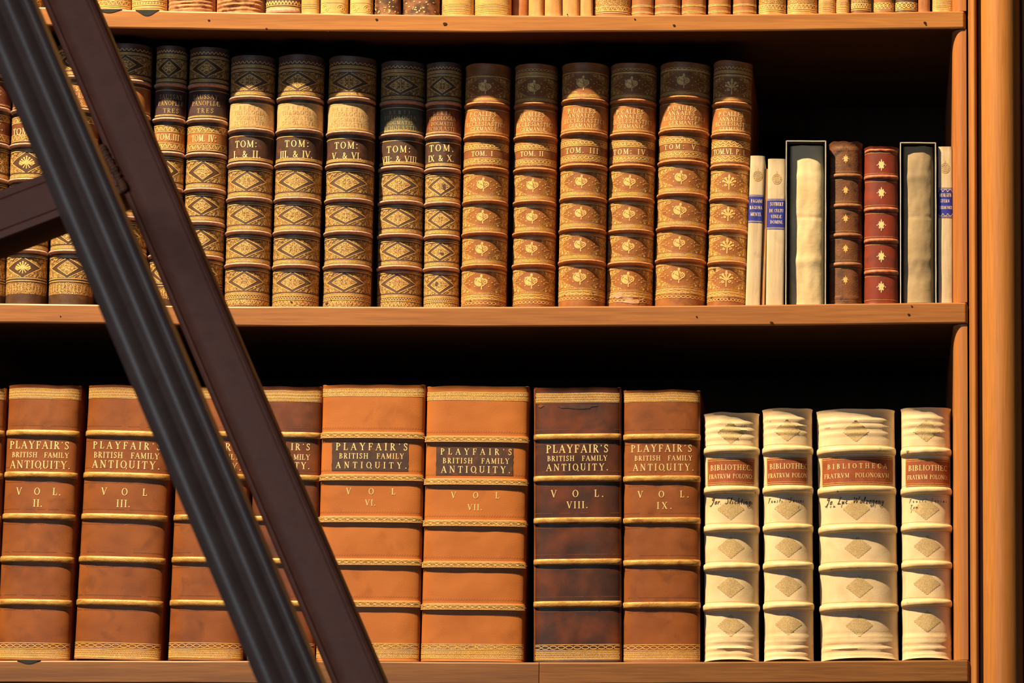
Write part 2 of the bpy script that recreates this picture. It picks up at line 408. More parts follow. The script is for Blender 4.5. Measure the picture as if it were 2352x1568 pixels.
# ---- quill script (single-line letters)
SC = {
 'J': (.5, [[(.5, .95), (.2, .9), (.1, .7), (.3, .6), (.45, .8), (.3, .1), (.05, -.3), (-.1, -.1)]]),
 'o': (.34, [[(.2, .45), (.06, .3), (.08, .05), (.22, .05), (.3, .25), (.2, .45), (.36, .4)]]),
 'r': (.3, [[(.04, .4), (.1, .42), (.06, 0)], [(.08, .25), (.2, .44), (.3, .4)]]),
 '.': (.2, [[(.05, .02), (.1, .05)]]),
 'S': (.5, [[(.45, .85), (.3, .98), (.15, .8), (.3, .5), (.35, .15), (.15, 0), (0, .15)]]),
 'l': (.24, [[(.0, .1), (.15, .6), (.2, .95), (.1, .9), (.08, .2), (.2, .02)]]),
 'i': (.2, [[(.05, .42), (.06, .02), (.18, .1)], [(.1, .62), (.12, .66)]]),
 'c': (.3, [[(.26, .38), (.14, .44), (.05, .2), (.14, .02), (.28, .1)]]),
 'h': (.36, [[(.1, .98), (.05, 0)], [(.06, .25), (.2, .44), (.26, .3), (.24, .02), (.34, .08)]]),
 't': (.26, [[(.14, .8), (.08, .1), (.2, .02)], [(0, .48), (.24, .5)]]),
 'n': (.38, [[(.04, .42), (.04, 0)], [(.05, .25), (.2, .44), (.26, .3), (.25, .02), (.36, .1)]]),
 'm': (.54, [[(.04, .42), (.04, 0)], [(.05, .25), (.16, .44), (.22, .3), (.21, 0)], [(.22, .25), (.34, .44), (.4, .3), (.4, .02), (.5, .1)]]),
 'g': (.36, [[(.28, .42), (.12, .44), (.05, .2), (.18, .08), (.28, .3), (.28, .42), (.22, -.3), (.0, -.4), (-.1, -.2)]]),
 'y': (.36, [[(.04, .42), (.08, .1), (.24, .15)], [(.3, .42), (.2, -.3), (.0, -.45), (-.15, -.3)]]),
 'F': (.5, [[(0, .9), (.5, .95)], [(.25, .92), (.15, .1), (.0, 0)], [(.1, .5), (.36, .52)]]),
 'a': (.36, [[(.26, .42), (.1, .44), (.05, .15), (.14, .02), (.26, .3), (.26, .05), (.36, .1)]]),
 'u': (.36, [[(.05, .42), (.06, .1), (.16, .02), (.26, .4), (.26, .05), (.36, .1)]]),
 's': (.28, [[(.22, .4), (.1, .42), (.12, .25), (.2, .12), (.08, .0), (0, .08)]]),
 'L': (.46, [[(.4, .9), (.25, .95), (.12, .1), (.0, .02), (.44, .05)]]),
 'W': (.74, [[(.0, .95), (.1, .05), (.32, .8), (.42, .05), (.7, 1.0)]]),
 'z': (.3, [[(.02, .42), (.26, .42), (.04, .02), (.3, .05)]]),
 'e': (.3, [[(.06, .22), (.24, .28), (.18, .44), (.06, .25), (.12, .02), (.28, .1)]]),
 'T': (.5, [[(0, .88), (.25, .98), (.5, .92)], [(.28, .95), (.2, .05), (.06, .0)]]),
 'I': (.3, [[(.15, .95), (.12, 0)], [(.05, .95), (.26, .95)], [(.02, 0), (.22, 0)]]),
 ' ': (.3, []),
}


def put_text(pat, s, cx, z0, h, width=None, font=GL, weight=1.0):
    adv = [font[c][0] * h for c in s]
    nat = sum(adv)
    sx, gap = 0.92, 0.12 * h
    if width:
        sx = min(0.98, 0.86 * width / nat)
        if font is SC:
            sx = min(1.1, .98 * width / nat)
        gap = (width - nat * sx) / max(1, len(s) - 1)
    total = nat * sx + gap * (len(s) - 1)
    x = cx - total / 2
    for c, a in zip(s, adv):
        if font is SC:
            for pl in font[c][1]:
                pat.rib([(x + (p[0] + .22 * p[1]) * h * sx, z0 + p[1] * h) for p in pl], .075 * h * weight, step=.0008)
        else:
            for st in font[c][1]:
                if st[0] == 'l':
                    pat.rib([(x + p[0] * h * sx, z0 + p[1] * h) for p in st[2]], st[1] * h * weight, step=.0012)
                elif st[0] == 'd':
                    pat.dot(x + st[1] * h * sx, z0 + st[2] * h, st[3] * h)
                else:
                    _, cx_, cy, xo, yo, xi, yi, a0, a1 = st
                    pat.ring(x + cx_ * h * sx, z0 + cy * h, xo * h * sx, yo * h, (xo - (xo - xi) * weight) * h * sx, (yo - (yo - yi) * weight) * h, a0, a1)
        x += a * sx + gap

# ------------------------------------------------------------------ bookcase
def curve(pts):
    def f(x):
        if x <= pts[0][0]:
            return pts[0][1]
        for (a, b), (c, d) in zip(pts, pts[1:]):
            if x <= c:
                t = (x - a) / (c - a)
                return b + (d - b) * (t * t * (3 - 2 * t) * .3 + t * .7)
        return pts[-1][1]
    return f


SH_TOP = {'top': curve([(-640, 10), (85, 16), (245, 22), (600, 29), (1000, 34), (1400, 35), (1800, 31), (2215, 24.5), (2400, 23)]),
          'mid': curve([(-640, 694), (0, 696), (525, 703), (1100, 704), (1500, 702), (2215, 694), (2400, 693)]),
          'low': curve([(-640, 1515), (0, 1516), (700, 1517), (1240, 1520.5), (1700, 1519), (2215, 1515), (2400, 1515)])}
SH_BOT = {'top': curve([(-640, 52), (85, 58), (245, 64), (600, 70), (1100, 74), (1700, 71), (2215, 65), (2400, 64)]),
          'mid': curve([(-640, 740), (0, 741), (245, 743), (540, 749), (1100, 750), (1800, 747), (2215, 742), (2400, 741)]),
          'low': curve([(-640, 1567), (0, 1568), (1200, 1572), (2215, 1567), (2400, 1567)])}


def px_of(x):      # column of a point on the front plane
    return 1176 + x / 0.0005


def shelf_z(row, x):
    return unp(px_of(x), SH_TOP[row](px_of(x)), 0).z


CASE_D = 0.34
XL, XR = unp(-620, 784).x, unp(2190, 784).x
case = empty('bookcase', (0, 0, 1.75), 'honey coloured wooden bookcase with three full shelves and a rounded pilaster at right', 'bookcase')


def place(o):      # world-space mesh under the bookcase root
    o.location = -case.location
    return o


def make_shelf(row, m, x0, x1, label=None):
    g = Geo()
    xs = [x0 + (x1 - x0) * i / 60 for i in range(60)] + [x1 - .005 + .0005 * i for i in range(11)]
    xs = [x for x in xs[:60] if x < x1 - .0052] + xs[60:]
    n = len(xs) - 1
    rings = []
    for x in xs:
        p = px_of(x)
        zt = unp(p, SH_TOP[row](p), 0).z
        zb = unp(p, SH_BOT[row](p), 0).z
        # worn, softly rounded front edges; the right end is rounded off
        e = max(0.0, 1 - (x1 - x) / 0.004) if x1 > XR - .02 else 0
        r = .0012 + .0012 * (noise.noise(Vector((x * 14, zt * 9, 0))) * .5 + .5)
        w = .0004 * noise.noise(Vector((x * 9, 3.1, zt)))
        y0 = w + .004 * e * e
        zt2 = zt - .0025 * e * e
        rings.append([(x, CASE_D, zb), (x, y0 + r, zb), (x, y0 + r * .3, zb + r * .3), (x, y0, zb + r), (x, y0, zt2 - r), (x, y0 + r * .3, zt2 - r * .3), (x, y0 + r, zt2), (x, CASE_D, zt)])
    v = [p for rr in rings for p in rr]
    f = []
    for i in range(n):
        for j in range(8):
            k = (j + 1) % 8
            f.append((i * 8 + j, i * 8 + k, (i + 1) * 8 + k, (i + 1) * 8 + j))
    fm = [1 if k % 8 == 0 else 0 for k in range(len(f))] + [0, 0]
    f.append(tuple(range(7, -1, -1)))
    f.append(tuple(n * 8 + j for j in range(8)))
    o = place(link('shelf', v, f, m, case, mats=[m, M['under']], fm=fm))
    if label:
        o['label'] = label
    return o


XS = unp(2221, 784).x
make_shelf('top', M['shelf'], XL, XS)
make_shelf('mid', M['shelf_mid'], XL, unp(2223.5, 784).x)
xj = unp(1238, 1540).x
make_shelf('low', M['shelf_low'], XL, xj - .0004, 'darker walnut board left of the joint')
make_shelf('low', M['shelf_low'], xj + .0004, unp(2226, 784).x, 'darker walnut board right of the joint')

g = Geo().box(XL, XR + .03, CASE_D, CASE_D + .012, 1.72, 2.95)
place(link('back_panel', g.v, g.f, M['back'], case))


def profile_post(name, prof, z0, z1, m, nz=1):
    n = len(prof)
    v, f = [], []
    for i in range(nz + 1):
        z = z0 + (z1 - z0) * i / nz
        v += [(x, y, z) for x, y in prof]
    for i in range(nz):
        for j in range(n):
            k = (j + 1) % n
            f.append((i * n + j, i * n + k, (i + 1) * n + k, (i + 1) * n + j))
    f.append(tuple(range(n - 1, -1, -1)))
    f.append(tuple(nz * n + j for j in range(n)))
    return place(link(name, v, f, m, case, smooth=False))


def smooth_auto(o, ang=40):
    me = o.data
    me.polygons.foreach_set('use_smooth', [True] * len(me.polygons))
    me.set_sharp_from_angle(angle=math.radians(ang))


X = lambda p: unp(p, 784).x
# upright of the case (its left front edge is rounded), one piece per compartment
prof = []
for i in range(9):
    a = math.pi / 2 * i / 8
    prof.append((X(2190) + (X(2213) - X(2190)) * (1 - math.cos(a)), .016 - .0135 * math.sin(a)))
prof += [(X(2222), .0025), (X(2222), CASE_D), (X(2190), CASE_D)]


def zrow(a, which):
    return unp(2205, (SH_TOP if which == 't' else SH_BOT)[a](2205), 0).z


for z0, z1 in ((zrow('top', 't') + .0006, 2.95), (zrow('mid', 't') + .0006, zrow('top', 'b') - .0006), (zrow('low', 't') + .0006, zrow('mid', 'b') - .0006), (1.72, zrow('low', 'b') - .0006)):
    o = profile_post('side_panel', prof, z0, z1, M['stile'])
    smooth_auto(o)
# narrow moulding, groove and half-round pilaster
prof = [(X(2226), .05), (X(2226), .006), (X(2227), .0035), (X(2232), .0035), (X(2232.6), .001)]
for i in range(9):
    a = math.pi * (.62 - .62 * i / 8)
    prof.append((X(2239) - .0028 * math.cos(math.pi - a) * 1.0 - .0, .0035 - .0045 * math.sin(a)))
prof = prof[:4] + [(X(2233), .0012), (X(2236), -.0006), (X(2240), -.001), (X(2243), .0002), (X(2245.5), .004), (X(2246.5), .014), (X(2247), .05)]
o = profile_post('moulding', prof, 1.72, 2.95, M['upright'])
smooth_auto(o, 50)
prof = [(X(2247), .06), (X(2247), .016), (X(2254.5), .016)]
cx, rr = X(2301), X(2301) - X(2254.5)
for i in range(25):
    a = math.pi * i / 24
    prof.append((cx - rr * math.cos(a), .012 - rr * .95 * math.sin(a)))
prof += [(X(2348), .022), (X(2440), .022), (X(2440), .06)]
o = profile_post('pilaster', prof, 1.72, 2.95, M['upright'])
smooth_auto(o, 50)
prof = [(X(2222), .02), (X(2440), .02)]
g = Geo().box(X(2222.6), X(2440), .061, .09, 1.72, 2.95)
place(link('pilaster_backing', g.v, g.f, M['back'], case))

# dark half-round finger tabs let into the shelf fronts
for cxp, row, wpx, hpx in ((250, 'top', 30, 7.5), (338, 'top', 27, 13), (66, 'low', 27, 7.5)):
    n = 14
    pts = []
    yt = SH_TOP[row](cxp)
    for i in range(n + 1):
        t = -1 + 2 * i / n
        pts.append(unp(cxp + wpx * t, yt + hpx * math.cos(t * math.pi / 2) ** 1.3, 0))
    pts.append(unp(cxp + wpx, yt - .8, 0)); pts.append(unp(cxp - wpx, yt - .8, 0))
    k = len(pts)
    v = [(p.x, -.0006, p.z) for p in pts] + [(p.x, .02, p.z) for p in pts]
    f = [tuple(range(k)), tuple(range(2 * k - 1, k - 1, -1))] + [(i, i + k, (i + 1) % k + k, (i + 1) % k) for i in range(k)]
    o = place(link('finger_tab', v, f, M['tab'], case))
# nail heads and small knots in the shelf fronts
for px, py, r in ((480, 47, 3), (865, 45, 3.2), (1022, 55, 5), (2124, 52, 3.4), (2126, 56, 2), (1303, 33, 1.5), (1458, 44, 2), (1548, 58, 3),
                  (2087, 722, 3), (2094, 703, 2), (139, 726, 1.6), (1772, 741, 4), (1600, 727, 2), (612, 66, 2.5), (754, 72, 2.5)):
    p = unp(px, py, 0)
    rr = r * .00042
    v = [(p.x + rr * math.cos(6.28 * i / 9) * (1.2 + .3 * math.sin(i * 2.3)), -.0007, p.z + rr * math.sin(6.28 * i / 9) * .8) for i in range(9)]
    v += [(a, .002, c) for a, b, c in v]
    f = [tuple(range(9))] + [(i, i + 9, (i + 1) % 9 + 9, (i + 1) % 9) for i in range(9)]
    place(link('nail_head', v, f, M['nail'], case))

# ------------------------------------------------------------------ books


class Spine:
    def __init__(s, w, h, b, p, tail=0.0015, flare=0.0009, ridges=(), topw=None, wav=0.0, seed=0, botarch=0.0):
        s.w, s.h, s.b, s.p = w, h, b, p
        s.tail, s.flare, s.ridges, s.topw, s.wav, s.seed, s.botarch = tail, flare, ridges, topw, wav, seed, botarch
        a = w / 2
        n = 240
        P = []
        for i in range(n + 1):
            ph = -math.pi / 2 + math.pi * i / n
            sp, cp = math.sin(ph), abs(math.cos(ph))
            P.append((a * math.copysign(abs(sp) ** (2 / p), sp), b * (1 - cp ** (2 / p))))
        acc = [0.0]
        for q, r in zip(P, P[1:]):
            acc.append(acc[-1] + math.hypot(r[0] - q[0], r[1] - q[1]))
        s.L = acc[-1]
        s.P, s.acc = P, [x - s.L / 2 for x in acc]

    def base(s, t):
        t = max(-s.L / 2 + 1e-7, min(s.L / 2 - 1e-7, t))
        lo, hi = 0, len(s.acc) - 1
        while hi - lo > 1:
            m = (lo + hi) // 2
            if s.acc[m] <= t:
                lo = m
            else:
                hi = m
        d = s.acc[hi] - s.acc[lo] or 1e-9
        u = (t - s.acc[lo]) / d
        x = s.P[lo][0] + (s.P[hi][0] - s.P[lo][0]) * u
        y = s.P[lo][1] + (s.P[hi][1] - s.P[lo][1]) * u
        i0, i1 = max(0, lo - 2), min(len(s.P) - 1, hi + 2)
        tx, ty = s.P[i1][0] - s.P[i0][0], s.P[i1][1] - s.P[i0][1]
        L = math.hypot(tx, ty) or 1e-9
        return x, y, ty / L, -tx / L

    def arc_of_x(s, x):
        for (px, py), t in zip(s.P, s.acc):
            if px >= x:
                return t
        return s.L / 2

    def S(s, t, z, off=0.0):
        x, y, nx, ny = s.base(t)
        d = off
        e = s.h - z
        if e < .006:
            d += s.flare * (1 - e / .006) ** 2
        if z < .006:
            d += s.flare * (1 - z / .006) ** 2
        u = t / (s.L / 2)
        for rz, ra, rs in s.ridges:
            q = (z - rz + .0012 * noise.noise(Vector((u * 1.7, rz * 70, s.seed)))) / rs
            if abs(q) < 3:
                d += ra * math.exp(-q * q) * (1 - abs(u) ** 6) * (.7 + .6 * noise.noise(Vector((u * 2.3, rz * 90 + 5, s.seed))))
        if s.wav:
            d += s.wav * noise.noise(Vector((u * 1.6 + s.seed, z * 22, s.seed * 1.7))) + s.wav * .4 * noise.noise(Vector((u * 4 + s.seed, z * 70, 3 + s.seed)))
        d = off + (d - off) * (1 - .8 * abs(u) ** 5)
        zz = z
        if s.topw and e < .02:
            zz += s.topw(u) * (1 - e / .02)
        if s.botarch and z < .02:
            zz += s.botarch * (1 - u * u) * (1 - z / .02)
        return (x + nx * d, y + ny * d, zz)


class Book:
    def __init__(s, label, group, row, xt, yt, xb, yb, yf, bulge, p, m_spine, m_board=None, depth=.23, name='book',
                 nz=None, nu=30, extra_h=0.0, pages=True, turn=0.0, **kw):
        Yp = yf + bulge * .75
        tl, tr, bl, br = unp(xt[0], yt, Yp), unp(xt[1], yt, Yp), unp(xb[0], yb, Yp), unp(xb[1], yb, Yp)
        w = ((tr.x - tl.x) + (br.x - bl.x)) / 2
        tc, bc = (tl + tr) / 2, (bl + br) / 2
        tan = (tc.x - bc.x) / (tc.z - bc.z)
        s.lean = math.atan(tan)
        z0 = shelf_z(row, bc.x) + abs(math.sin(s.lean)) * w / 2
        x0 = bc.x + (z0 - bc.z) * tan
        ztop = unp((xt[0] + xt[1]) / 2, yt, yf + bulge * .3).z
        s.h = (ztop - z0) / math.cos(s.lean) + extra_h
        s.w, s.yf, s.z0 = w, yf, z0
        s.pxc = lambda py: (xt[0] + xt[1]) / 2 + ((xb[0] + xb[1]) - (xt[0] + xt[1])) / 2 * (py - yt) / (yb - yt)
        s.k = unp(1001, 784, yf).x - unp(1000, 784, yf).x
        s.root = empty(name, (x0, yf, z0), label, 'book', group)
        s.root.rotation_euler = (0, s.lean, turn)
        if 'ridges' in kw:
            kw['ridges'] = [(s.zl(y), a, r) for y, a, r in kw['ridges']]
        sp = s.sp = Spine(w, s.h, bulge, p, **kw)
        s.m_spine = m_spine
        nz = nz or max(20, int(s.h / .0022))
        v, f = [], []
        z_lo = sp.tail
        for i in range(nz + 1):
            t = i / nz
            z = z_lo + (s.h - z_lo) * t
            for j in range(nu + 1):
                v.append(sp.S(-sp.L / 2 + sp.L * j / nu, z))
        n1 = len(v)
        for i in (0, nz):          # inner face, 1.5 mm behind
            z = z_lo + (s.h - z_lo) * i / nz
            for j in range(nu + 1):
                x, y, nx, ny = sp.base((-sp.L / 2 + sp.L * j / nu) * .93)
                q = sp.S(-sp.L / 2 + sp.L * j / nu, z)
                v.append((x - nx * .0018, y - ny * .0018, q[2]))
        W1 = nu + 1
        for i in range(nz):
            for j in range(nu):
                a = i * W1 + j
                f.append((a, a + 1, a + W1 + 1, a + W1))
        for j in range(nu):
            f.append((j + 1, j, n1 + j, n1 + j + 1))
            t0 = nz * W1 + j
            f.append((t0, t0 + 1, n1 + W1 + j + 1, n1 + W1 + j))
            f.append((n1 + j + 1, n1 + j, n1 + W1 + j, n1 + W1 + j + 1))
        link('spine', v, f, m_spine, s.root, smooth=True).data.set_sharp_from_angle(angle=math.radians(50))
        bt = min(.0028, w * .14)
        mb = m_board or m_spine
        y0 = bulge * .93
        for sg in (-1, 1):
            xa, xb_ = sorted((sg * (w / 2 - .0004), sg * (w / 2 - bt)))
            g = Geo().box(xa, xb_, y0, depth, 0, s.h - .0004)
            link('cover_board', g.v, g.f, mb, s.root)
        g = Geo().box(-w / 2 + bt, w / 2 - bt, bulge * .97 + .002, depth - .004, .003, s.h - .004)
        link('page_block', g.v, g.f, M['pages'], s.root)

    def zl(s, py):
        return (unp(s.pxc(py), py, s.yf).z - s.z0) / math.cos(s.lean)

    def sl(s, px, py):
        """arc coordinate of a photo column at a photo row"""
        return s.sp.arc_of_x((px - s.pxc(py)) * s.k)

    def A(s, q=.9):
        return s.sp.L / 2 * q

    def multi(s, name, layers, parent=None, label=None):
        v, f, fm, ms = [], [], [], []
        for pat, off, m in layers:
            if not pat.f:
                continue
            n = len(v)
            v += [s.sp.S(a, b, off) for a, b in pat.v]
            f += [tuple(i + n for i in q) for q in pat.f]
            fm += [len(ms)] * len(pat.f)
            ms.append(m)
        if not f:
            return None
        o = link(name, v, f, None, parent or s.root, smooth=True, mats=ms, fm=fm)
        if label:
            o['label'] = label
        return o

    def band(s, py, hh=4.5, pr=.003, m=None, q=.985, sq=1.0, name='raised_band', rough=.0):
        zc, hz = s.zl(py), hh * s.k
        sp = s.sp
        nu, nv = 34, 8
        v, f = [], []
        a = sp.L / 2 * q
        for i in range(nu + 1):
            u = -1 + 2 * i / nu
            tp = (.08 + .92 * abs(sp.base(a * u)[3]) ** .8) * (1 + rough * noise.noise(Vector((u * 5, zc * 60, sp.seed))))
            for j in range(nv + 1):
                th = math.pi * j / nv
                c, sn = math.cos(th), math.sin(th)
                c = math.copysign(abs(c) ** sq, c); sn = sn ** sq
                v.append(sp.S(a * u, zc + hz * c + rough * hz * .35 * noise.noise(Vector((u * 4, zc * 60, 7 + sp.seed))), -.0004 + (pr + .0004) * sn * tp))
        for i in range(nu):
            for j in range(nv):
                q_ = i * (nv + 1) + j
                f.append((q_, q_ + 1, q_ + nv + 2, q_ + nv + 1))
        f.append(tuple(range(nv, -1, -1)))
        f.append(tuple(nu * (nv + 1) + j for j in range(nv + 1)))
        return link(name, v, f, m, s.root, smooth=True)

    def plate(s, name, y0, y1, a0, a1, m, off=.0003, label=None, wob=0.0):
        p = Pat()
        z0, z1 = s.zl(y1), s.zl(y0)
        if wob:
            l = lambda z: a0 + wob * noise.noise(Vector((z * 300, 1, s.sp.seed)))
            r = lambda z: a1 + wob * noise.noise(Vector((z * 300, 9, s.sp.seed)))
        else:
            l, r = a0, a1
        p.rows(z0, z1, l, r, 10, 22)
        return s.multi(name, [(p, off, m)], label=label)

    def text(s, parent, lines, m, off=.0005, font=GL, name='lettering', weight=1.0):
        """lines: (string, column of centre, top row, bottom row, width in px or None)"""
        p = Pat()
        for st, cx, y0, y1, wd in lines:
            z0, z1 = s.zl(y1), s.zl(y0)
            put_text(p, st, s.sl(cx, (y0 + y1) / 2) if cx is not None else 0.0, z0, z1 - z0, wd * s.k if wd else None, font, weight)
        lim = s.sp.L / 2 * .97
        keep = [q for q in p.f if all(abs(p.v[i][0]) < lim for i in q)]
        p.f = keep
        return s.multi(name, [(p, off, m)], parent=parent)


# ---------------------------------------------------------- tooled ornaments
def scrolls(p, A, zc, hz, dw, rng, w=.0005):
    """scroll work in the four corners around a lozenge, the same left and right"""
    for sx in (-1, 1):
        for sz in (-1, 1):
            for (u, q, r, t) in ((.86, .62, .20, 1.6), (.62, .72, .15, 1.5), (.93, .22, .13, 1.4), (.42, .86, .09, 1.2)):
                cx, cz = sx * A * u, zc + sz * hz * q
                if abs(cx) > dw(cz) + r * hz * .6:
                    p.spiral(cx, cz, r * hz, t, (0 if sx > 0 else math.pi) + sz * .5, sx * sz, w)
            st = rng.getstate()
            rng.seed(5 + sz)
            for i in range(34):
                cx, cz = A * (.2 + .78 * rng.random()), zc + sz * hz * (.06 + .88 * rng.random())
                a0 = rng.random() * 360
                if cx > dw(cz) + .0012:
                    p.arc(sx * cx, cz, .0011, .0010, a0 if sx > 0 else 180 - a0, (a0 + 210) if sx > 0 else (180 - a0 - 210), w * .8, 6)
            rng.setstate(st)


RNG = random.Random(4)


def lozenge_panel(b, y0, y1, ground, line, motif='scroll', open_=.80, border=True):
    """gilt panel with an inner lozenge; y0..y1 photo rows at the spine centre"""
    z0, z1 = b.zl(y1), b.zl(y0)
    zc, hz = (z0 + z1) / 2, (z1 - z0) / 2
    A = b.A(.9)
    da = b.sp.arc_of_x(b.w / 2 * open_)
    db = hz * 1.02
    dw = lambda z: max(.0016, da * (1 - abs(z - zc) / db))
    g, l = Pat(), Pat()
    g.rows(z0, z1, -A, lambda z: -dw(z), 14, 6)
    g.rows(z0, z1, dw, A, 14, 6)
    for sx in (-1, 1):
        for sz in (-1, 1):
            l.rib([(sx * da, zc), (sx * .0018, zc + sz * db * .97)], .0007)
            # the little ears at the left and right tip
            l.dot(sx * (da + .001), zc, .0011, .0007)
    ia, ib = b.sp.arc_of_x(b.w / 2 * open_ * .64), hz * .74
    iw = lambda z: ia * (1 - abs(z - zc) / ib)
    if motif == 'scroll':
        g.rows(zc - ib, zc + ib, lambda z: -iw(z), iw, 14, 8)
        l.rib([(ia, zc), (0, zc + ib), (-ia, zc), (0, zc - ib)], .0007, closed=True)
        for sx in (-1, 1):
            for sz in (-1, 1):
                l.spiral(sx * ia * .42, zc + sz * ib * .24, ib * .24, 1.5, 0 if sx > 0 else math.pi, sx * sz, .0005)
                l.spiral(sx * ia * .15, zc + sz * ib * .58, ib * .17, 1.3, math.pi / 2 * sz, -sx * sz, .0005)
            l.rib([(sx * ia * .85, zc), (sx * ia * .1, zc)], .0005)
        l.rib([(0, zc - ib * .8), (0, zc + ib * .8)], .0005)
    elif motif == 'flower':
        for i in range(9):
            a = math.pi * (i / 8)
            x, z = math.cos(a), math.sin(a)
            l.rib([(0, zc - ib * .1), (ia * .62 * x, zc - ib * .1 + ib * .85 * z * (1 - .35 * abs(x)))], .0013)
            l.dot(ia * .66 * x, zc - ib * .08 + ib * .88 * z * (1 - .35 * abs(x)), .0012, .001)
        for i in range(5):
            a = math.pi * (1.15 + .7 * i / 4)
            l.rib([(0, zc), (ia * .6 * math.cos(a), zc + ib * .85 * math.sin(a))], .0010)
        for sx in (-1, 1):
            l.spiral(sx * ia * .6, zc - ib * .2, ib * .16, 1.2, 0, sx, .0006)
    else:  # 'urn'
        g.rows(zc - ib, zc + ib, lambda z: -iw(z) * .85, lambda z: iw(z) * .85, 12, 8)
        l.rib([(ia * .9, zc), (0, zc + ib), (-ia * .9, zc), (0, zc - ib)], .0006, closed=True)
        l.ell(0, zc - ib * .05, ia * .22, ib * .24, .0006)
        l.ell(0, zc - ib * .05, ia * .11, ib * .12, .0005)
        for sx in (-1, 1):
            l.spiral(sx * ia * .42, zc, ib * .2, 1.3, 0, sx, .0006)
            l.spiral(sx * ia * .2, zc + ib * .45, ib * .16, 1.2, 0, -sx, .0006)
            l.rib([(0, zc - ib * .2), (sx * ia * .3, zc - ib * .5)], .0008)
        l.dot(0, zc + ib * .42, .0010)
    scrolls(l, A, zc, hz, dw, RNG)
    if border:
        rule(b, l, y0 - 3, A)
    b.multi('gilt_panel', [(g, .00012, ground), (l, .00026, line)])


def rule(b, l, y, A, w=.0009):
    l.hline(b.zl(y), A, w)


def beaded(b, l, g, y0, y1, A):
    """gold strip with a beaded line"""
    za, zb = b.zl(y1), b.zl(y0)
    g.rows(za, zb, -A, A, 2, 20)
    l.dots((za + zb) / 2, A, (zb - za) * .22, .0013)
    l.hline(za, A, .0006)
    l.hline(zb, A, .0006)


def chain(b, l, y0, y1, A, n=None, w=.0006, rx=.62):
    za, zb = b.zl(y1), b.zl(y0)
    r = (zb - za) / 2
    n = n or max(3, int(2 * A / (2.2 * r)))
    for i in range(n):
        l.ell(-A + 2 * A * (i + .5) / n, (za + zb) / 2, A / n * rx * 1.5, r * .8, w, 12)


def wave(b, l, y0, y1, A, n, w=.0007, ph=0.0, k=6):
    za, zb = b.zl(y1), b.zl(y0)
    l.rib([(-A + 2 * A * i / (n * k), (za + zb) / 2 + (zb - za) / 2 * math.sin(6.2832 * i / k + ph)) for i in range(n * k + 1)], w, step=9)


def lattice(b, l, y0, y1, A, n, w=.0005):
    for ph in (0, 1.57, 3.14, 4.71):
        wave(b, l, y0, y1, A, n, w, ph, 8)


def shell_flower(p, q, cx, zc, r):
    """gilt rose spray (p) with dark veins (q)"""
    p.dot(cx - .22 * r, zc + .22 * r, .52 * r, .50 * r, 12)
    p.dot(cx - .5 * r, zc - .12 * r, .42 * r, .42 * r, 12)
    p.dot(cx + .50 * r, zc + .02 * r, .40 * r, .40 * r, 12)
    p.dot(cx - .10 * r, zc - .35 * r, .36 * r, .34 * r, 10)
    p.dot(cx, zc + .92 * r, .20 * r, .26 * r, 8)
    p.rib([(cx, zc + .9 * r), (cx, zc + .3 * r)], .26 * r)
    p.rib([(cx - .05 * r, zc + .5 * r), (cx + .35 * r, zc + .45 * r)], .16 * r)
    for i in range(9):
        a = math.radians(120 + 19 * i)
        p.dot(cx - .3 * r + .72 * r * math.cos(a), zc + .0 * r + .68 * r * math.sin(a), .12 * r)
    for i in range(6):
        a = math.radians(-80 + 32 * i)
        p.dot(cx + .5 * r + .42 * r * math.cos(a), zc + .02 * r + .42 * r * math.sin(a), .10 * r)
    p.rib([(cx + .1 * r, zc + .1 * r), (cx + .14 * r, zc - .3 * r), (cx + .02 * r, zc - .75 * r), (cx + .04 * r, zc - 1.25 * r)], .15 * r)
    p.rib([(cx + .55 * r, zc - .35 * r), (cx + .35 * r, zc - .6 * r), (cx + .06 * r, zc - .75 * r)], .14 * r)
    q.rib([(cx - .05 * r, zc + .7 * r), (cx, zc + .2 * r), (cx + .1 * r, zc - .25 * r), (cx + .02 * r, zc - .6 * r)], .09 * r)
    q.rib([(cx + .2 * r, zc + .4 * r), (cx + .1 * r, zc + .05 * r), (cx + .2 * r, zc - .35 * r)], .08 * r)
    q.rib([(cx - .6 * r, zc + .15 * r), (cx - .25 * r, zc - .05 * r), (cx + .02 * r, zc - .2 * r)], .08 * r)
    q.ell(cx + .5 * r, zc + .02 * r, .2 * r, .2 * r, .07 * r, 10)


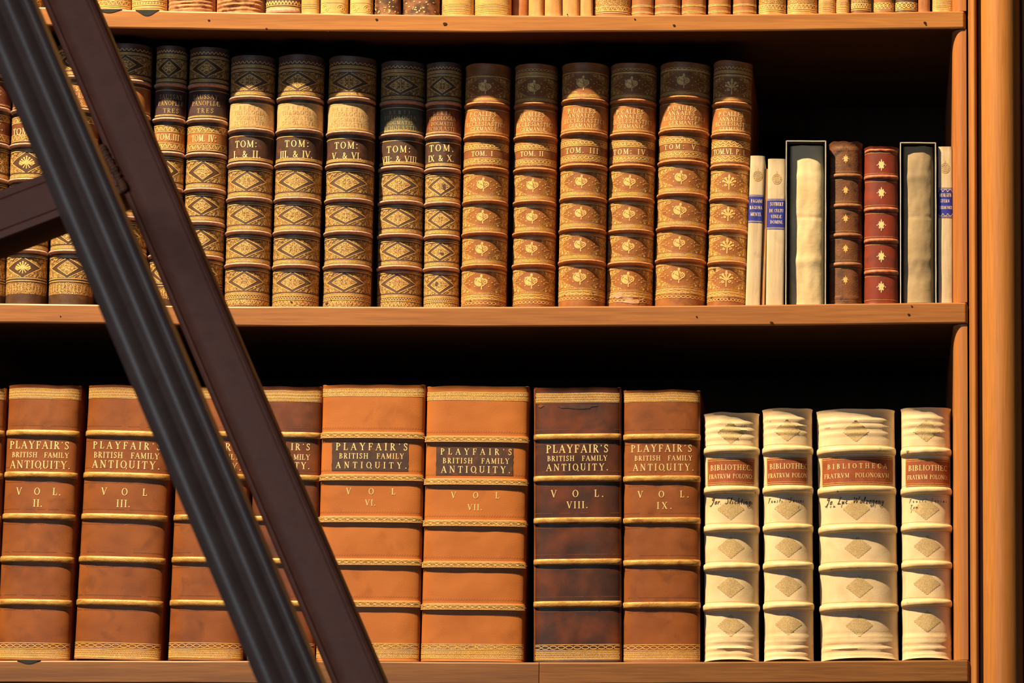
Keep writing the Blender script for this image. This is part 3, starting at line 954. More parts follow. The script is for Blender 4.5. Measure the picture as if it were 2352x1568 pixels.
def rose_panel(b, y0, y1, alt=False):
    z0, z1 = b.zl(y1), b.zl(y0)
    zc, hz = (z0 + z1) / 2, (z1 - z0) / 2
    A = b.A(.9)
    da = b.sp.arc_of_x(b.w / 2 * .78)
    dw = lambda z: da * (1 - .72 * (abs(z - zc) / hz) ** 1.5) + .0008 * noise.noise(Vector((z * 700, 2, b.sp.seed)))
    g, l, q = Pat(), Pat(), Pat()
    g.rows(z0, z1, -A, lambda z: -dw(z), 16, 6)
    g.rows(z0, z1, dw, A, 16, 6)
    if alt:
        for sx in (-1, 1):
            for i in range(4):
                a = math.radians(20 + 36 * i)
                l.rib([(0, zc - hz * .15), (sx * da * .34 * math.cos(a), zc - hz * .1 + hz * .62 * math.sin(a))], .0014)
                l.dot(sx * da * .36 * math.cos(a), zc - hz * .1 + hz * .66 * math.sin(a), .0015)
            l.spiral(sx * da * .2, zc - hz * .3, hz * .16, 1.2, 0, sx, .0009)
        l.rib([(0, zc + hz * .8), (0, zc - hz * .85)], .0012)
        l.dot(0, zc + hz * .72, .0012, .002)
    else:
        shell_flower(l, q, -.0005, zc + hz * .06, hz * .66)
    for sx in (-1, 1):
        for (u, v) in ((.52, 0), (.36, .42), (.36, -.42), (.66, .2), (.66, -.2)):
            l.dot(sx * da * u, zc + hz * v, .0007)
        l.rib([(sx * da * .70, zc - hz * .02), (sx * da * .98, zc - hz * .04)], .0005)
        for sz in (-1, 1):
            for (u, v, r) in ((.66, .78, .17), (.84, .55, .16), (.50, .92, .10), (.93, .25, .12), (.93, .85, .12)):
                cx, cz = sx * A * u, zc + sz * hz * v
                if abs(cx) > dw(cz):
                    l.spiral(cx, cz, r * hz, 1.3, 1.5 * sz, sx * sz, .0007)
                    l.dot(cx, cz, r * hz * .35)
            st = random.Random(11 + sz)
            for i in range(22):
                cx, cz = A * (.3 + .66 * st.random()), zc + sz * hz * (.1 + .85 * st.random())
                a0 = st.random() * 360
                if cx > dw(cz) + .001:
                    l.arc(sx * cx, cz, .0013, .0011, a0 if sx > 0 else 180 - a0, (a0 + 170) if sx > 0 else (10 - a0), .0005, 5)
    rule(b, l, y0 - 4, A)
    l.dots(b.zl(y0 - 1.5), A * .5, .0003, .0012)
    l.dots(b.zl(y1 + 1), A * .6, .0003, .0011)
    rule(b, l, y1 + 4, A)
    b.multi('gilt_panel', [(g, .00012, M['ground_calles']), (l, .00026, M['gilt']), (q, .00040, M['calles'])])


def fleuron(b, y, r, m):
    """small gilt lozenge-shaped lily stamp"""
    l = Pat()
    zc = b.zl(y)
    r = r * b.k

    def leaf(ang, r0, r1, wd):
        c, s_ = math.cos(ang), math.sin(ang)
        n = 7
        bs = len(l.v)
        for k in range(n + 1):
            t = k / n
            q = r0 + (r1 - r0) * t
            h = wd * math.sin(math.pi * min(1, .08 + .92 * t)) ** .8 * (1 - .25 * t)
            for sg in (-1, 1):
                x, z = q * c - sg * h * s_, q * s_ + sg * h * c
                l.v.append((x * .78, zc + z))
        for k in range(n):
            l.f.append((bs + 2 * k, bs + 2 * k + 1, bs + 2 * k + 3, bs + 2 * k + 2))
    for a, q, wd in ((90, 1.0, .15), (270, 1.0, .12), (52, .80, .17), (128, .80, .17), (12, .74, .15), (168, .74, .15), (308, .74, .16), (232, .74, .16), (340, .55, .1), (200, .55, .1)):
        leaf(math.radians(a), .14 * r, q * r, wd * r)
    l.dot(0, zc, .13 * r, .13 * r)
    for sx in (-1, 1):
        l.dot(sx * .40 * r, zc + .30 * r, .07 * r)
        l.dot(sx * .38 * r, zc - .36 * r, .07 * r)
        l.dot(sx * .66 * r, zc, .07 * r, .11 * r)
    b.multi('gilt_fleuron', [(l, .0003, m)])

# ------------------------------------------------------------------ middle shelf
def std_lines(b, l, ys, A):
    for y in ys:
        rule(b, l, y, A, .0007)


MID = []


def six_band(kind, label, xt, yt, xb, yb, yf, B, group, l1=None, l2=None, lab1=None, lab2=None, bulge=.46, motif='scroll', seed=1, plain_top=False, text1=None):
    w = ((xt[1] - xt[0]) + (xb[1] - xb[0])) / 2 * .0005
    yf = yf * .92
    lea = {'berti': M['berti'], 'saussay': M['saussay'], 'calles': M['calles']}[kind]
    tw = (lambda u: .0012 * noise.noise(Vector((u * 1.3, seed, 2))) - .0006 * u * u)
    b = Book(label, group, 'mid', xt, yt, xb, yb, yf, w * bulge, 2.2, lea, depth=.25, wav=.0005, seed=seed * 3.7, topw=tw, flare=.0012)
    bm = M['band_calles'] if kind == 'calles' else M['band_pink']
    for y in B:
        b.band(y, 4.6, .0050, bm, rough=.12)
    A = b.A(.9)
    ground = M['ground_calles'] if kind == 'calles' else M['ground']

    def panel(y0, y1):
        if kind == 'calles':
            rose_panel(b, y0, y1, alt=(motif == 'lily'))
        else:
            lozenge_panel(b, y0, y1, ground, M['gilt'], motif, open_=.78)

    # head compartment
    panel(B[0] - 59, B[0] - 17)
    def strip(fn, name='gilt_border'):
        g, l = Pat(), Pat()
        fn(g, l)
        b.multi(name, [(g, .00010, ground), (l, .00026, M['gilt'])])

    def head(g, l):
        h0 = max(B[0] - 84, yt + 7)
        if kind == 'calles' and motif != 'lily':
            chain(b, l, h0, h0 + 6, A, 15, .0005)
        else:
            wave(b, l, h0, h0 + 5, A, 14)
        if h0 + 15 < B[0] - 63:
            beaded(b, l, g, h0 + 9, h0 + 14, A)
        rule(b, l, B[0] - 65, A)
        for sx in (-1, 1):
            l.rib([(sx * A, b.zl(h0 + 2)), (sx * A, b.zl(B[0] - 65))], .0006)
    if not plain_top:
        strip(head, 'head_tooling')
    strip(lambda g, l: beaded(b, l, g, B[0] - 13, B[0] - 8, A))
    # between the compartments
    for a, c in zip(B[2:], B[3:]):
        strip(lambda g, l: beaded(b, l, g, c - 13, c - 7, A))
        strip(lambda g, l: l.hline(b.zl(a + 10), A, .0005))
        panel(a + 17, c - 17)
    # tail
    y5 = B[5]
    panel(y5 + 16, y5 + 60)
    strip(lambda g, l: l.hline(b.zl(y5 + 10), A, .0005))
    g, l = Pat(), Pat()
    if kind == 'saussay':
        rule(b, l, y5 + 62, A); rule(b, l, y5 + 68, A)
        g.rows(b.zl(y5 + 98), b.zl(y5 + 72), -A, A, 8, 20)
        for i in range(17):
            x = -A + 2 * A * (i + .5) / 17
            l.rib([(x, b.zl(y5 + 92)), (x * 1.02, b.zl(y5 + 76))], .0006)
    elif kind == 'berti':
        beaded(b, l, g, y5 + 64, y5 + 69, A)
        wave(b, l, y5 + 71, y5 + 75, A, 22)
        rule(b, l, y5 + 77, A)
        g.rows(b.zl(y5 + 94), b.zl(y5 + 79), -A, A, 6, 20)
        wave(b, l, y5 + 81, y5 + 89, A, 16, ph=0)
    else:
        for d in (64, 68, 76):
            rule(b, l, y5 + d, A)
        chain(b, l, y5 + 70, y5 + 75, A, 9)
        g.rows(b.zl(y5 + 80), b.zl(y5 + 62), -A, A, 4, 20)
        chain(b, l, y5 + 82, y5 + 89, A, 15)
    for sx in (-1, 1):
        l.rib([(sx * A, b.zl(y5 + 62)), (sx * A, b.zl(y5 + 88))], .0006)
    b.multi('tail_tooling', [(g, .00010, ground), (l, .00026, M['gilt'])])
    # labels
    if lab1:
        a0, a1 = -b.A(.88), b.A(.88)
        p1 = b.plate('title_label', B[0] + 11, B[1] - 6, a0, a1, M[lab1], wob=.0004)
        l = Pat()
        for y in (B[0] + 13, B[1] - 10.5, B[1] - 8.5):
            rule(b, l, y, b.A(.87), .0006)
        for sx in (-1, 1):
            l.rib([(sx * b.A(.86), b.zl(B[0] + 13)), (sx * b.A(.86), b.zl(B[1] - 10))], .0006)
        b.multi('label_frame', [(l, .0005, M['gilt'])], parent=p1)
        if l1:
            b.text(p1, l1, M[text1 or 'gilt_faint'], .00055, weight=.9)
    if lab2:
        a0, a1 = -b.A(.90), b.A(.90)
        p2 = b.plate('volume_label', B[1] + (12 if kind == 'berti' else 13), B[2] - 8, a0, a1, M[lab2], wob=.0004)
        l, g = Pat(), Pat()
        if kind == 'berti':
            rule(b, l, B[1] + 14, b.A(.86), .0007)
            beaded(b, l, g, B[2] - 14, B[2] - 9, b.A(.86))
            for sx in (-1, 1):
                l.rib([(sx * b.A(.86), b.zl(B[1] + 14)), (sx * b.A(.86), b.zl(B[2] - 12))], .0006)
        elif kind == 'calles':
            A8 = b.A(.86)
            for y in (B[1] + 15, B[1] + 29, B[2] - 24, B[2] - 12):
                rule(b, l, y, A8, .0006)
            g.rows(b.zl(B[1] + 29), b.zl(B[1] + 15), -A8, A8, 4, 20)
            g.rows(b.zl(B[2] - 9), b.zl(B[2] - 24), -A8, A8, 4, 20)
            if motif == 'lily':
                for d in (0, 6):
                    wave(b, l, B[1] + 17 + d, B[1] + 22 + d, A8, 9, .0009)
                    wave(b, l, B[2] - 22 + d, B[2] - 17 + d, A8, 9, .0009)
            else:
                chain(b, l, B[1] + 18, B[1] + 27, A8, 15)
                chain(b, l, B[2] - 22, B[2] - 14, A8, 15)
        else:
            A8 = b.A(.87)
            g.rows(b.zl(B[1] + 28), b.zl(B[1] + 14), -A8, A8, 4, 20)
            g.rows(b.zl(B[2] - 9), b.zl(B[2] - 24), -A8, A8, 4, 20)
            for y in (B[1] + 14, B[1] + 28, B[2] - 24, B[2] - 9):
                rule(b, l, y, A8, .0006)
            wave(b, l, B[1] + 17, B[1] + 26, A8, 9, .0008)
            wave(b, l, B[2] - 22, B[2] - 12, A8, 9, .0008)
        b.multi('label_frame', [(g, .0004, ground), (l, .0006, M['gilt'])], parent=p2)
        if l2:
            b.text(p2, l2, M['gilt_pale'], .0006)
    MID.append(b)
    return b


GS = 'dark calf volumes with gilt lozenges at the left of the middle shelf'
GB = 'brown calf volumes with gilt lozenges on the middle shelf'
GC = 'russet gilt volumes with rose sprays on the middle shelf'


def saus_lines(cx, y, wd):
    return [('SAUSSAY', cx, y - 5, y + 5, wd * .9), ('PANOPLIÆ', cx, y + 10, y + 20, wd), ('TRES', cx, y + 27, y + 37, wd * .58)]


six_band('saussay', 'gilt calf book at the far left edge of the middle shelf, cut by the frame', (-72, 26), 96, (-88, 14), 690, .032, [172, 247, 330, 411, 494, 577], GS,
         l1=saus_lines(-24, 196, 72), l2=[('TOM: II.', -23, 281, 296, 78)], lab1='red_label', lab2='red_label', motif='scroll', seed=1, text1='gilt_pale')
six_band('saussay', 'gilt calf book with feathery palmette lozenges, left of the front ladder rail', (32, 128), 104, (14, 103), 690, .030, [178, 254, 333, 413, 495, 576], GS,
         l1=saus_lines(72, 206, 74), l2=[('TOM: I.', 67, 294, 309, 70)], lab1='red_label', lab2='red_label', motif='flower', seed=2, text1='gilt_pale')
six_band('saussay', 'gilt calf book mostly hidden behind the front ladder rail above the shelf', (134, 232), 104, (110, 212), 690, .026, [178, 252, 336, 416, 497, 577], GS,
         l1=saus_lines(176, 204, 78), l2=[('TOM: I.', 175, 290, 306, 70)], lab1='russet_label', lab2='red_label', motif='urn', seed=3, text1='gilt_pale')
six_band('saussay', 'gilt calf book with plain russet label, crossed by the rear ladder rail', (246, 349), 104, (228, 332), 692, .031, [186, 262, 342, 420, 500, 580], GS,
         l1=saus_lines(285, 208, 70), l2=[('TOM. II.', 288, 298, 313, 74)], lab1='russet_label', lab2='red_label', motif='urn', seed=4)
six_band('saussay', 'narrow dark calf book marked TOM. III, just right of the rear ladder rail', (361, 430), 108, (338, 412), 695, .046, [194, 274, 352, 433, 510, 588], GS,
         l1=saus_lines(398, 222, 60), l2=[('TOM.III', 390, 308, 321, 54)], lab1='purple_label', lab2='russet_label', motif='urn', seed=5)
six_band('saussay', 'dark calf book marked TOM. IV under a purple label, tallest beside the dark lozenge set', (439, 527), 112, (414, 511), 698, .043, [195, 276, 354, 435, 511, 589], GS,
         l1=saus_lines(478, 222, 66), l2=[('TOM. IV:', 474, 310, 325, 58)], lab1='purple_label', lab2='russet_label', motif='urn', seed=6)


def ber_lines(cx, b0, wd, alt=False):
    L4 = ('SCHOLASTI:' if not alt else 'SCHOLASTI.')
    return [('BERTI', cx, b0 + 18, b0 + 26, wd * .62), ('THEOLOGIA', cx, b0 + 29, b0 + 38, wd), ('DOGMATIS', cx, b0 + 42, b0 + 50, wd * .8), (L4, cx, b0 + 53, b0 + 62, wd)]


six_band('berti', 'brown gilt lozenge book with tan label, marked TOM: I. & II.', (531, 633), 131, (515, 618), 700, .036, [224, 298, 376, 455, 532, 607], GB,
         l1=ber_lines(578, 224, 74), l2=[('TOM:', 571, 323, 338, 52), ('I. & II.', 573, 346, 361, 65)], lab1='tan_label', lab2='dark_label', seed=7)
six_band('berti', 'brown gilt lozenge book with tan label, marked TOM: III. & IV.', (640, 745), 129, (624, 731), 701, .034, [224, 299, 377, 456, 532, 610], GB,
         l1=ber_lines(690, 224, 78), l2=[('TOM:', 688, 322, 337, 56), ('III. & IV.', 685, 346, 361, 78)], lab1='tan_label', lab2='dark_label', seed=8)
six_band('berti', 'brown gilt lozenge book with tan label, marked TOM: V. & VI.', (755, 865), 133, (741, 850), 703, .038, [226, 304, 379, 458, 533, 610], GB,
         l1=ber_lines(802, 228, 80), l2=[('TOM:', 801, 326, 341, 55), ('V. & VI.', 801, 350, 364, 70)], lab1='tan_label', lab2='dark_label', seed=9)
six_band('berti', 'gilt lozenge book with grey-green label, marked TOM: VII. & VIII.', (877, 976), 144, (863, 970), 703, .056, [234, 309, 385, 463, 539, 613], GB,
         l1=ber_lines(922, 236, 78), l2=[('TOM:', 920, 335, 350, 56), ('VII: & VIII.', 922, 358, 372, 90)], lab1='grey_label', lab2='dark_label', seed=10)
six_band('berti', 'narrowest gilt lozenge book of its set, marked TOM. IX & X', (981, 1060), 146, (972, 1054), 703, .052, [236, 313, 389, 467, 542, 616], GB,
         l1=ber_lines(1018, 238, 66), l2=[('TOM.', 1017, 332, 347, 58), ('IX & X.', 1015, 356, 370, 62)], lab1='red_label', lab2='dark_label', seed=11)


def cal_lines(cx, b0, wd, p='P.CALLES'):
    return [(p, cx - 4, b0 + 19, b0 + 29, wd * .72), ('ANNALES', cx - 5, b0 + 31, b0 + 40, wd * .66), ('ECCLESIASTICI', cx + 2, b0 + 42, b0 + 51, wd * 1.08), ('GERMANIÆ.', cx + 1, b0 + 53.5, b0 + 62.5, wd * .76)]


six_band('calles', 'russet gilt rose book with bare brown head, marked TOM. I', (1070, 1172), 150, (1058, 1162), 702, .041, [238, 313, 387, 462, 535, 610], GC,
         l1=cal_lines(1116, 238, 88), l2=[('TOM. I', 1111, 347, 358, 50)], lab1='russet_label', lab2='brown_label', seed=12, plain_top=True, text1='gilt_pale')
six_band('calles', 'russet gilt rose book, marked TOM. II, second of its set', (1184, 1281), 150, (1175, 1274), 701, .049, [239, 314, 389, 463, 535, 608], GC,
         l1=cal_lines(1228, 239, 84), l2=[('TOM. II', 1224, 347, 358, 54)], lab1='russet_label', lab2='brown_label', seed=13, text1='gilt_pale')
six_band('calles', 'russet gilt rose book with torn bare head, marked TOM. III', (1292, 1398), 148, (1281, 1390), 701, .036, [229, 305, 380, 454, 526, 599], GC,
         l1=cal_lines(1342, 230, 92), l2=[('TOM. III', 1338, 339, 351, 78)], lab1='russet_label', lab2='brown_label', seed=14, plain_top=True, text1='gilt_pale')
six_band('calles', 'russet gilt rose book, marked TOM: IV', (1404, 1508), 149, (1392, 1499), 701, .045, [231, 308, 381, 455, 529, 604], GC,
         l1=cal_lines(1452, 232, 90), l2=[('TOM: IV.', 1450, 342, 354, 84)], lab1='russet_label', lab2='brown_label', seed=15, text1='gilt_pale')
six_band('calles', 'widest russet gilt rose book of its set, marked TOM: V', (1517, 1633), 147, (1503, 1619), 700, .044, [224, 299, 371, 445, 522, 595], GC,
         l1=cal_lines(1572, 224, 96), l2=[('TOM: V.', 1567, 331, 342, 84)], lab1='russet_label', lab2='brown_label', seed=16, text1='gilt_pale')
six_band('calles', 'russet gilt book with lily sprays, marked TOM. VI. P. I., beside thin vellum books', (1639, 1729), 143, (1624, 1712), 700, .043, [237, 308, 381, 456, 528, 602], GC,
         l1=cal_lines(1684, 238, 82), l2=[('TOM.VI. P. I.', 1676, 342, 354, 80)], lab1='russet_label', lab2='brown_label', motif='lily', seed=17, text1='gilt_pale')


# ---- right end of the middle shelf
def crest(b, cx, cy, r):
    l = Pat()
    z, k = b.zl(cy), b.k
    x = b.sl(cx, cy)
    l.ell(x, z, r * k, r * 1.15 * k, .0005, 18)
    l.ell(x, z, r * .7 * k, r * .8 * k, .0004, 14)
    for i in range(12):
        a = 6.2832 * i / 12
        l.dot(x + r * .86 * k * math.cos(a), z + r * k * math.sin(a), .0006)
    for i in range(4):
        l.rib([(x - r * .5 * k, z + (i - 1.5) * r * .35 * k), (x + r * .5 * k, z + (i - 1.5) * r * .35 * k)], .0005)
    l.rib([(x, z + 1.2 * r * k), (x, z + 1.7 * r * k)], .0006)
    b.multi('gilt_crest', [(l, .0002, M['gilt_faint'])])


def thin(label, xt, yt, xb, yb, yf, lines, ly, crest_y, seed, extra=False):
    w = (xt[1] - xt[0]) * .0005
    b = Book(label, 'thin cream vellum books with blue labels', 'mid', xt, yt, xb, yb, yf, w * .16, 2.6, M['vellum_thin'], depth=.2, seed=seed, wav=.0003, nz=60, flare=.0004)
    crest(b, (xt[0] + xt[1]) / 2, crest_y, 10.5)
    p = b.plate('title_label', ly[0], ly[1], -b.A(.93), b.A(.93), M['blue'], .00025)
    for ye, sg in ((ly[0], 1), (ly[1], -1)):
        l = Pat()
        for d in (1.5, 3.5):
            l.hline(b.zl(ye + sg * d), b.A(.92), .0004)
        if extra:
            for i in range(3):
                x = b.A(.9) * (i - 1) * .66
                l.arc(x, b.zl(ye + sg * 9), .0022, sg * .0024, 0, 180, .0006, 8)
                l.dot(x + .0026, b.zl(ye + sg * 9), .0006)
        b.multi('label_border', [(l, .0004, M['blue_text'])], parent=p)
    b.text(p, lines, M['blue_text'], .00045, weight=1.25)
    return b


thin('thin cream vellum book with blue three-line label, beside the tall russet book', (1724, 1757), 358, (1712, 1746), 699, .022,
     [('PAGANI', 1738, 458, 465.5, 25), ('RAGIONA', 1736, 473, 480.5, 28), ('MENTI.', 1736, 488, 496, 25)], (447, 511), 404, 3.1)
b = Book('very thin plain tan book squeezed between two thin vellum books', None, 'mid', (1757.5, 1764), 388, (1747.5, 1757.5), 699, .026, .0012, 2.4, M['tan_plain'], depth=.19, nz=40, nu=10, flare=0)
thin('thin cream vellum book with blue four-line label, left of the slipcase', (1764, 1805), 365, (1759, 1800), 699, .022,
     [('SOTBERT', 1784, 464.5, 472.5, 30), ('DE CULTU', 1783, 480, 487.5, 32), ('VINEÆ', 1783, 493.5, 501, 24), ('DOMINI.', 1784, 506, 513.5, 29)], (456, 526), 411, 4.2)
thin('thin cream vellum book with ornamented blue label, against the wooden upright', (2155, 2187), 337, (2155, 2188), 694, .016,
     [('MORGEN', 2171, 444, 452, 27), ('STERN', 2170, 458, 465, 21), ('SERMONES', 2172, 473, 480, 28)], (431, 500), 386, 5.6, True)


def slipcase(label, x0, x1, yt, yb, yf, book_label, bx, by, brec, bm, seed):
    tl, br = unp(x0, yt, yf), unp(x1, yb, yf)
    w = br.x - tl.x
    z0 = shelf_z('mid', (tl.x + br.x) / 2)
    h = unp((x0 + x1) / 2, yt, yf).z - z0
    t, d = .0016, .2
    r = empty('slipcase', ((tl.x + br.x) / 2, yf, z0), label, 'slipcase', 'grey slipcases on the middle shelf')
    g = Geo()
    g.box(-w / 2, -w / 2 + t, 0, d, 0, h).box(w / 2 - t, w / 2, 0, d, 0, h).box(-w / 2 + t, w / 2 - t, 0, d, h - t, h).box(-w / 2 + t, w / 2 - t, 0, d, 0, t).box(-w / 2 + t, w / 2 - t, d - t, d, t, h - t)
    link('shell', g.v, g.f, M['case'], r)
    # pale worn front edges
    n, e = 24, .0011
    g = Geo()
    path = [(-w / 2 + e / 2, .0), (-w / 2 + e / 2, h - e / 2), (w / 2 - e / 2, h - e / 2), (w / 2 - e / 2, 0)]
    for (ax, az), (cx_, cz) in zip(path, path[1:]):
        for i in range(n):
            a, c = i / n, (i + 1) / n
            p0 = (ax + (cx_ - ax) * a, az + (cz - az) * a)
            p1 = (ax + (cx_ - ax) * c, az + (cz - az) * c)
            dx, dz = (p1[0] - p0[0]), (p1[1] - p0[1])
            L = math.hypot(dx, dz)
            ox, oz = dz / L * e / 2, -dx / L * e / 2
            wv = lambda p: .0003 * noise.noise(Vector((p[0] * 40, seed, p[1] * 40)))
            vv = []
            for y in (-.0009, .0006):
                for s_ in (-1, 1):
                    for p in (p0, p1):
                        vv.append((p[0] + s_ * ox + wv(p), y, p[1] + s_ * oz + wv(p)))
            g.add(vv, [(0, 1, 3, 2), (4, 6, 7, 5), (0, 4, 5, 1), (2, 3, 7, 6), (0, 2, 6, 4), (1, 5, 7, 3)])
    link('front_edge', g.v, g.f, M['case_rim'], r)
    # the book inside
    bw = w - 2 * t - .0028
    hh = h - 2 * t - .0008
    br_ = empty('book', ((tl.x + br.x) / 2 + .0002, yf + brec, z0 + t + .0002), book_label, 'book', 'old vellum books inside slipcases')
    sp = Spine(bw, hh, .010, 2.3, wav=.0010, seed=seed, flare=.0006, topw=lambda u: -.0014 + .0012 * noise.noise(Vector((u * 2, seed, 0))), tail=.0004,
               ridges=[(hh * .55, -.0006, .002), (hh * .28, .0012, .006), (hh * .8, .0007, .005)])
    v, f = [], []
    nz, nu = 110, 28
    for i in range(nz + 1):
        for j in range(nu + 1):
            v.append(sp.S(-sp.L / 2 + sp.L * j / nu, .0004 + (hh - .0004) * i / nz))
    for i in range(nz):
        for j in range(nu):
            a = i * (nu + 1) + j
            f.append((a, a + 1, a + nu + 2, a + nu + 1))
    base = len(v)
    for i in (0, nz):
        for j in range(nu + 1):
            q = v[i * (nu + 1) + j]
            v.append((q[0] * .95, q[1] + .0018, q[2]))
    for j in range(nu):
        f += [(j + 1, j, base + j, base + j + 1), (nz * (nu + 1) + j, nz * (nu + 1) + j + 1, base + nu + 1 + j + 1, base + nu + 1 + j), (base + j + 1, base + j, base + nu + 1 + j, base + nu + 2 + j)]
    link('spine', v, f, bm, br_, smooth=True)
    for sg in (-1, 1):
        xa, xb_ = sorted((sg * bw / 2, sg * (bw / 2 - .002)))
        g = Geo().box(xa, xb_, .0096, .165, .0004, hh - .0026)
        link('cover_board', g.v, g.f, bm, br_)
    g = Geo().box(-bw / 2 + .002, bw / 2 - .002, .0125, .162, .002, hh - .006)
    link('page_block', g.v, g.f, M['pages'], br_)


slipcase('wider grey card slipcase holding a bright cream book', 1805, 1897, 323, 697, .012, 'bright stained vellum book inside the wider grey slipcase', None, None, .0085, M['vellum_old'], 2.0)
slipcase('narrower grey card slipcase holding a dull greyish book, beside the red book', 2067, 2151, 327, 695, .012, 'dull brownish vellum book inside the narrower slipcase beside the red book', None, None, .004, M['vellum_grey'], 5.0)

b = Book('scuffed dark brown calf book with worn head between slipcase and red book', None, 'mid', (1903, 1983), 327, (1906, 1978), 696, .018, .014, 2.3, M['brown'], depth=.2, wav=.0006, seed=4.4,
         topw=lambda u: .0018 * noise.noise(Vector((u * 3, 1, 7))) - .001 * u * u, flare=.0014, ridges=[(343, .0012, .0015), (684, .001, .0012)])
for y in (403, 472, 540, 607):
    b.band(y, 5.5, .0026, M['band_brown'], rough=.1)
for y, r in ((365, 11), (437, 11), (502, 11), (571, 11), (643, 11)):
    fleuron(b, y, r, M['gilt'])
for y in (393, 412, 462, 481, 530, 549, 597, 616, 690):
    l = Pat()
    rule(b, l, y, b.A(.94), .0003)
    b.multi('gilt_line', [(l, .0002, M['gilt_faint'])])

b = Book('red morocco book with gilt lily stamps, right of the scuffed brown book', None, 'mid', (1985, 2064), 338, (1985, 2063), 695, .018, .012, 2.4, M['red'], depth=.2, wav=.0004, seed=6.1,
         topw=lambda u: .0010 * noise.noise(Vector((u * 3, 5, 7))) - .0008 * u * u, flare=.0016)
b.band(345, 3.5, .0012, M['band_red'])
for y in (406, 480, 552, 624):
    b.band(y, 5.2, .0026, M['band_red'], rough=.06)
for y in (379, 443, 517, 589, 659):
    fleuron(b, y, 14.5, M['gilt_pale'])
for y in (351, 398, 417, 471, 490, 543, 562, 615, 634, 688):
    l = Pat()
    rule(b, l, y, b.A(.94), .0004)
    b.multi('gilt_line', [(l, .0002, M['gilt_faint'])])

# ------------------------------------------------------------------ bottom shelf
GP = 'tall calf folios of one numbered set on the bottom shelf'


def playfair(label, xt, yt, xb, yb, B, lines, vol, lea, board, bulge, p, style='brown', top=None, seed=1, label_rect=None, yf=.02, hh=7.4):
    tw = lambda u: .0016 * noise.noise(Vector((u * 1.7 + seed, seed, 4))) + .0012 * max(0, abs(u) - .86) / .14
    b = Book(label, GP, 'low', xt, yt, xb, yb, yf, bulge, p, lea, board, depth=.27, wav=.0006, seed=seed * 2.9, topw=tw, flare=.0016, nu=36)
    A = b.A(.95)
    w = b.w
    top = top or (892, 912)
    orange = style == 'orange'
    # head and tail tooling
    def strip(y0, y1, name):
        g, l = Pat(), Pat()
        if orange:
            g.rows(b.zl(y1), b.zl(y0), -A, A, 4, 24)
            rule(b, l, y0, A, .0008); rule(b, l, y1, A, .0008)
            ym = (y0 + y1) / 2
            wave(b, l, y0 + 2, ym - 1, A, 30, .0006); wave(b, l, y0 + 2, ym - 1, A, 30, .0006, 3.14)
            wave(b, l, ym + 1, y1 - 2, A, 30, .0006); wave(b, l, ym + 1, y1 - 2, A, 30, .0006, 3.14)
        else:
            rule(b, l, y1, A, .0008); rule(b, l, y0, A, .0006); rule(b, l, y1 + 2.5, A, .0004)
            lattice(b, l, y0 + 1, y1 - 1, A, 15)
        b.multi(name, [(g, .00012, M['ground_calles']), (l, .00026, M['gilt'])])
    strip(*top, 'head_tooling')
    strip(yb - 21, yb - 5, 'tail_tooling')
    g, l = Pat(), Pat()
    rule(b, l, yb - 37, A, .0007); rule(b, l, yb - 24, A, .0007)
    chain(b, l, yb - 35, yb - 26, A, 11, .0007, .6)
    if orange:
        g.rows(b.zl(yb - 24), b.zl(yb - 37), -A, A, 3, 20)
    b.multi('gilt_chain', [(g, .00012, M['ground_calles']), (l, .00026, M['gilt'])])
    for y in B:
        if orange:
            b.band(y, 8.2, .0026, lea, sq=.7)
        else:
            b.band(y, hh, .0030, M['gilt_band'], sq=.62, rough=.05)
        # blind tooled dashes above and below each band
        n = 40 if orange else 60
        for s_ in (-1, 1):
            d = Pat()
            yy = y + s_ * (16 if orange else 17)
            z = b.zl(yy)
            for i in range(n):
                x = -A + 2 * A * (i + .5) / n
                if orange:
                    d.rib([(x - A / n * .8, z - .0006), (x + A / n * .4, z - .0006), (x + A / n * .4, z + .0008), (x + A / n * .9, z + .0008)], .0005)
                else:
                    r_ = noise.noise(Vector((x * 90, y * .3, seed)))
                    if r_ > -.2:
                        d.rib([(x - A / n * .7, z + .0003 * r_), (x + A / n * .6, z - .0003 * r_)], .0009)
            b.multi('blind_tooling', [(d, .00010, M['orange_blind'] if orange else M['blind'])])
    if orange:
        for y in B:
            l2 = Pat()
            zc = b.zl(y + 1.5)
            Ab = b.A(.93)
            g2 = Pat(); g2.rows(zc - .0026, zc + .0026, -Ab, Ab, 3, 30)
            l2.hline(zc - .0026, Ab, .0006); l2.hline(zc + .0026, Ab, .0006)
            for i in range(14):
                x = -Ab + 2 * Ab * (i + .5) / 14
                l2.ell(x, zc, .0034, .0017, .0006, 10)
                l2.dot(x + Ab / 14, zc, .0010)
            b.multi('gilt_strip', [(g2, .00285, M['ground_calles']), (l2, .00300, M['gilt'])])
    par = None
    if label_rect:
        x0, x1, y0, y1 = label_rect
        par = b.plate('title_label', y0, y1, b.sl(x0, y0), b.sl(x1, y0), M['dark_label'], .0004, wob=.0006)
    b.text(par, lines, M['gilt_pale'], .00065 if par else .0003, weight=.95)
    b.text(None, vol, M['gilt_pale'], .0003, name='volume_number', weight=.9)
    return b


M['gilt_band'] = mat('worn_gilt_band', C(.58, .34, .10), C(.40, .19, .05), scale=260, rough=0.42, metal=0.2, bump=0.3, bscale=1200, stretch=(.35, 1, 1), stain=C(.26, .10, .03), sscale=110, slo=.58, shi=.72)


def pl(c1, w1, y1, c2, w2, y2, c3, w3, y3):
    return [("PLAYFAIR'S", c1, y1[0], y1[1], w1), ('BRITISH  FAMILY', c2, y2[0], y2[1], w2), ('ANTIQUITY.', c3, y3[0], y3[1], w3)]


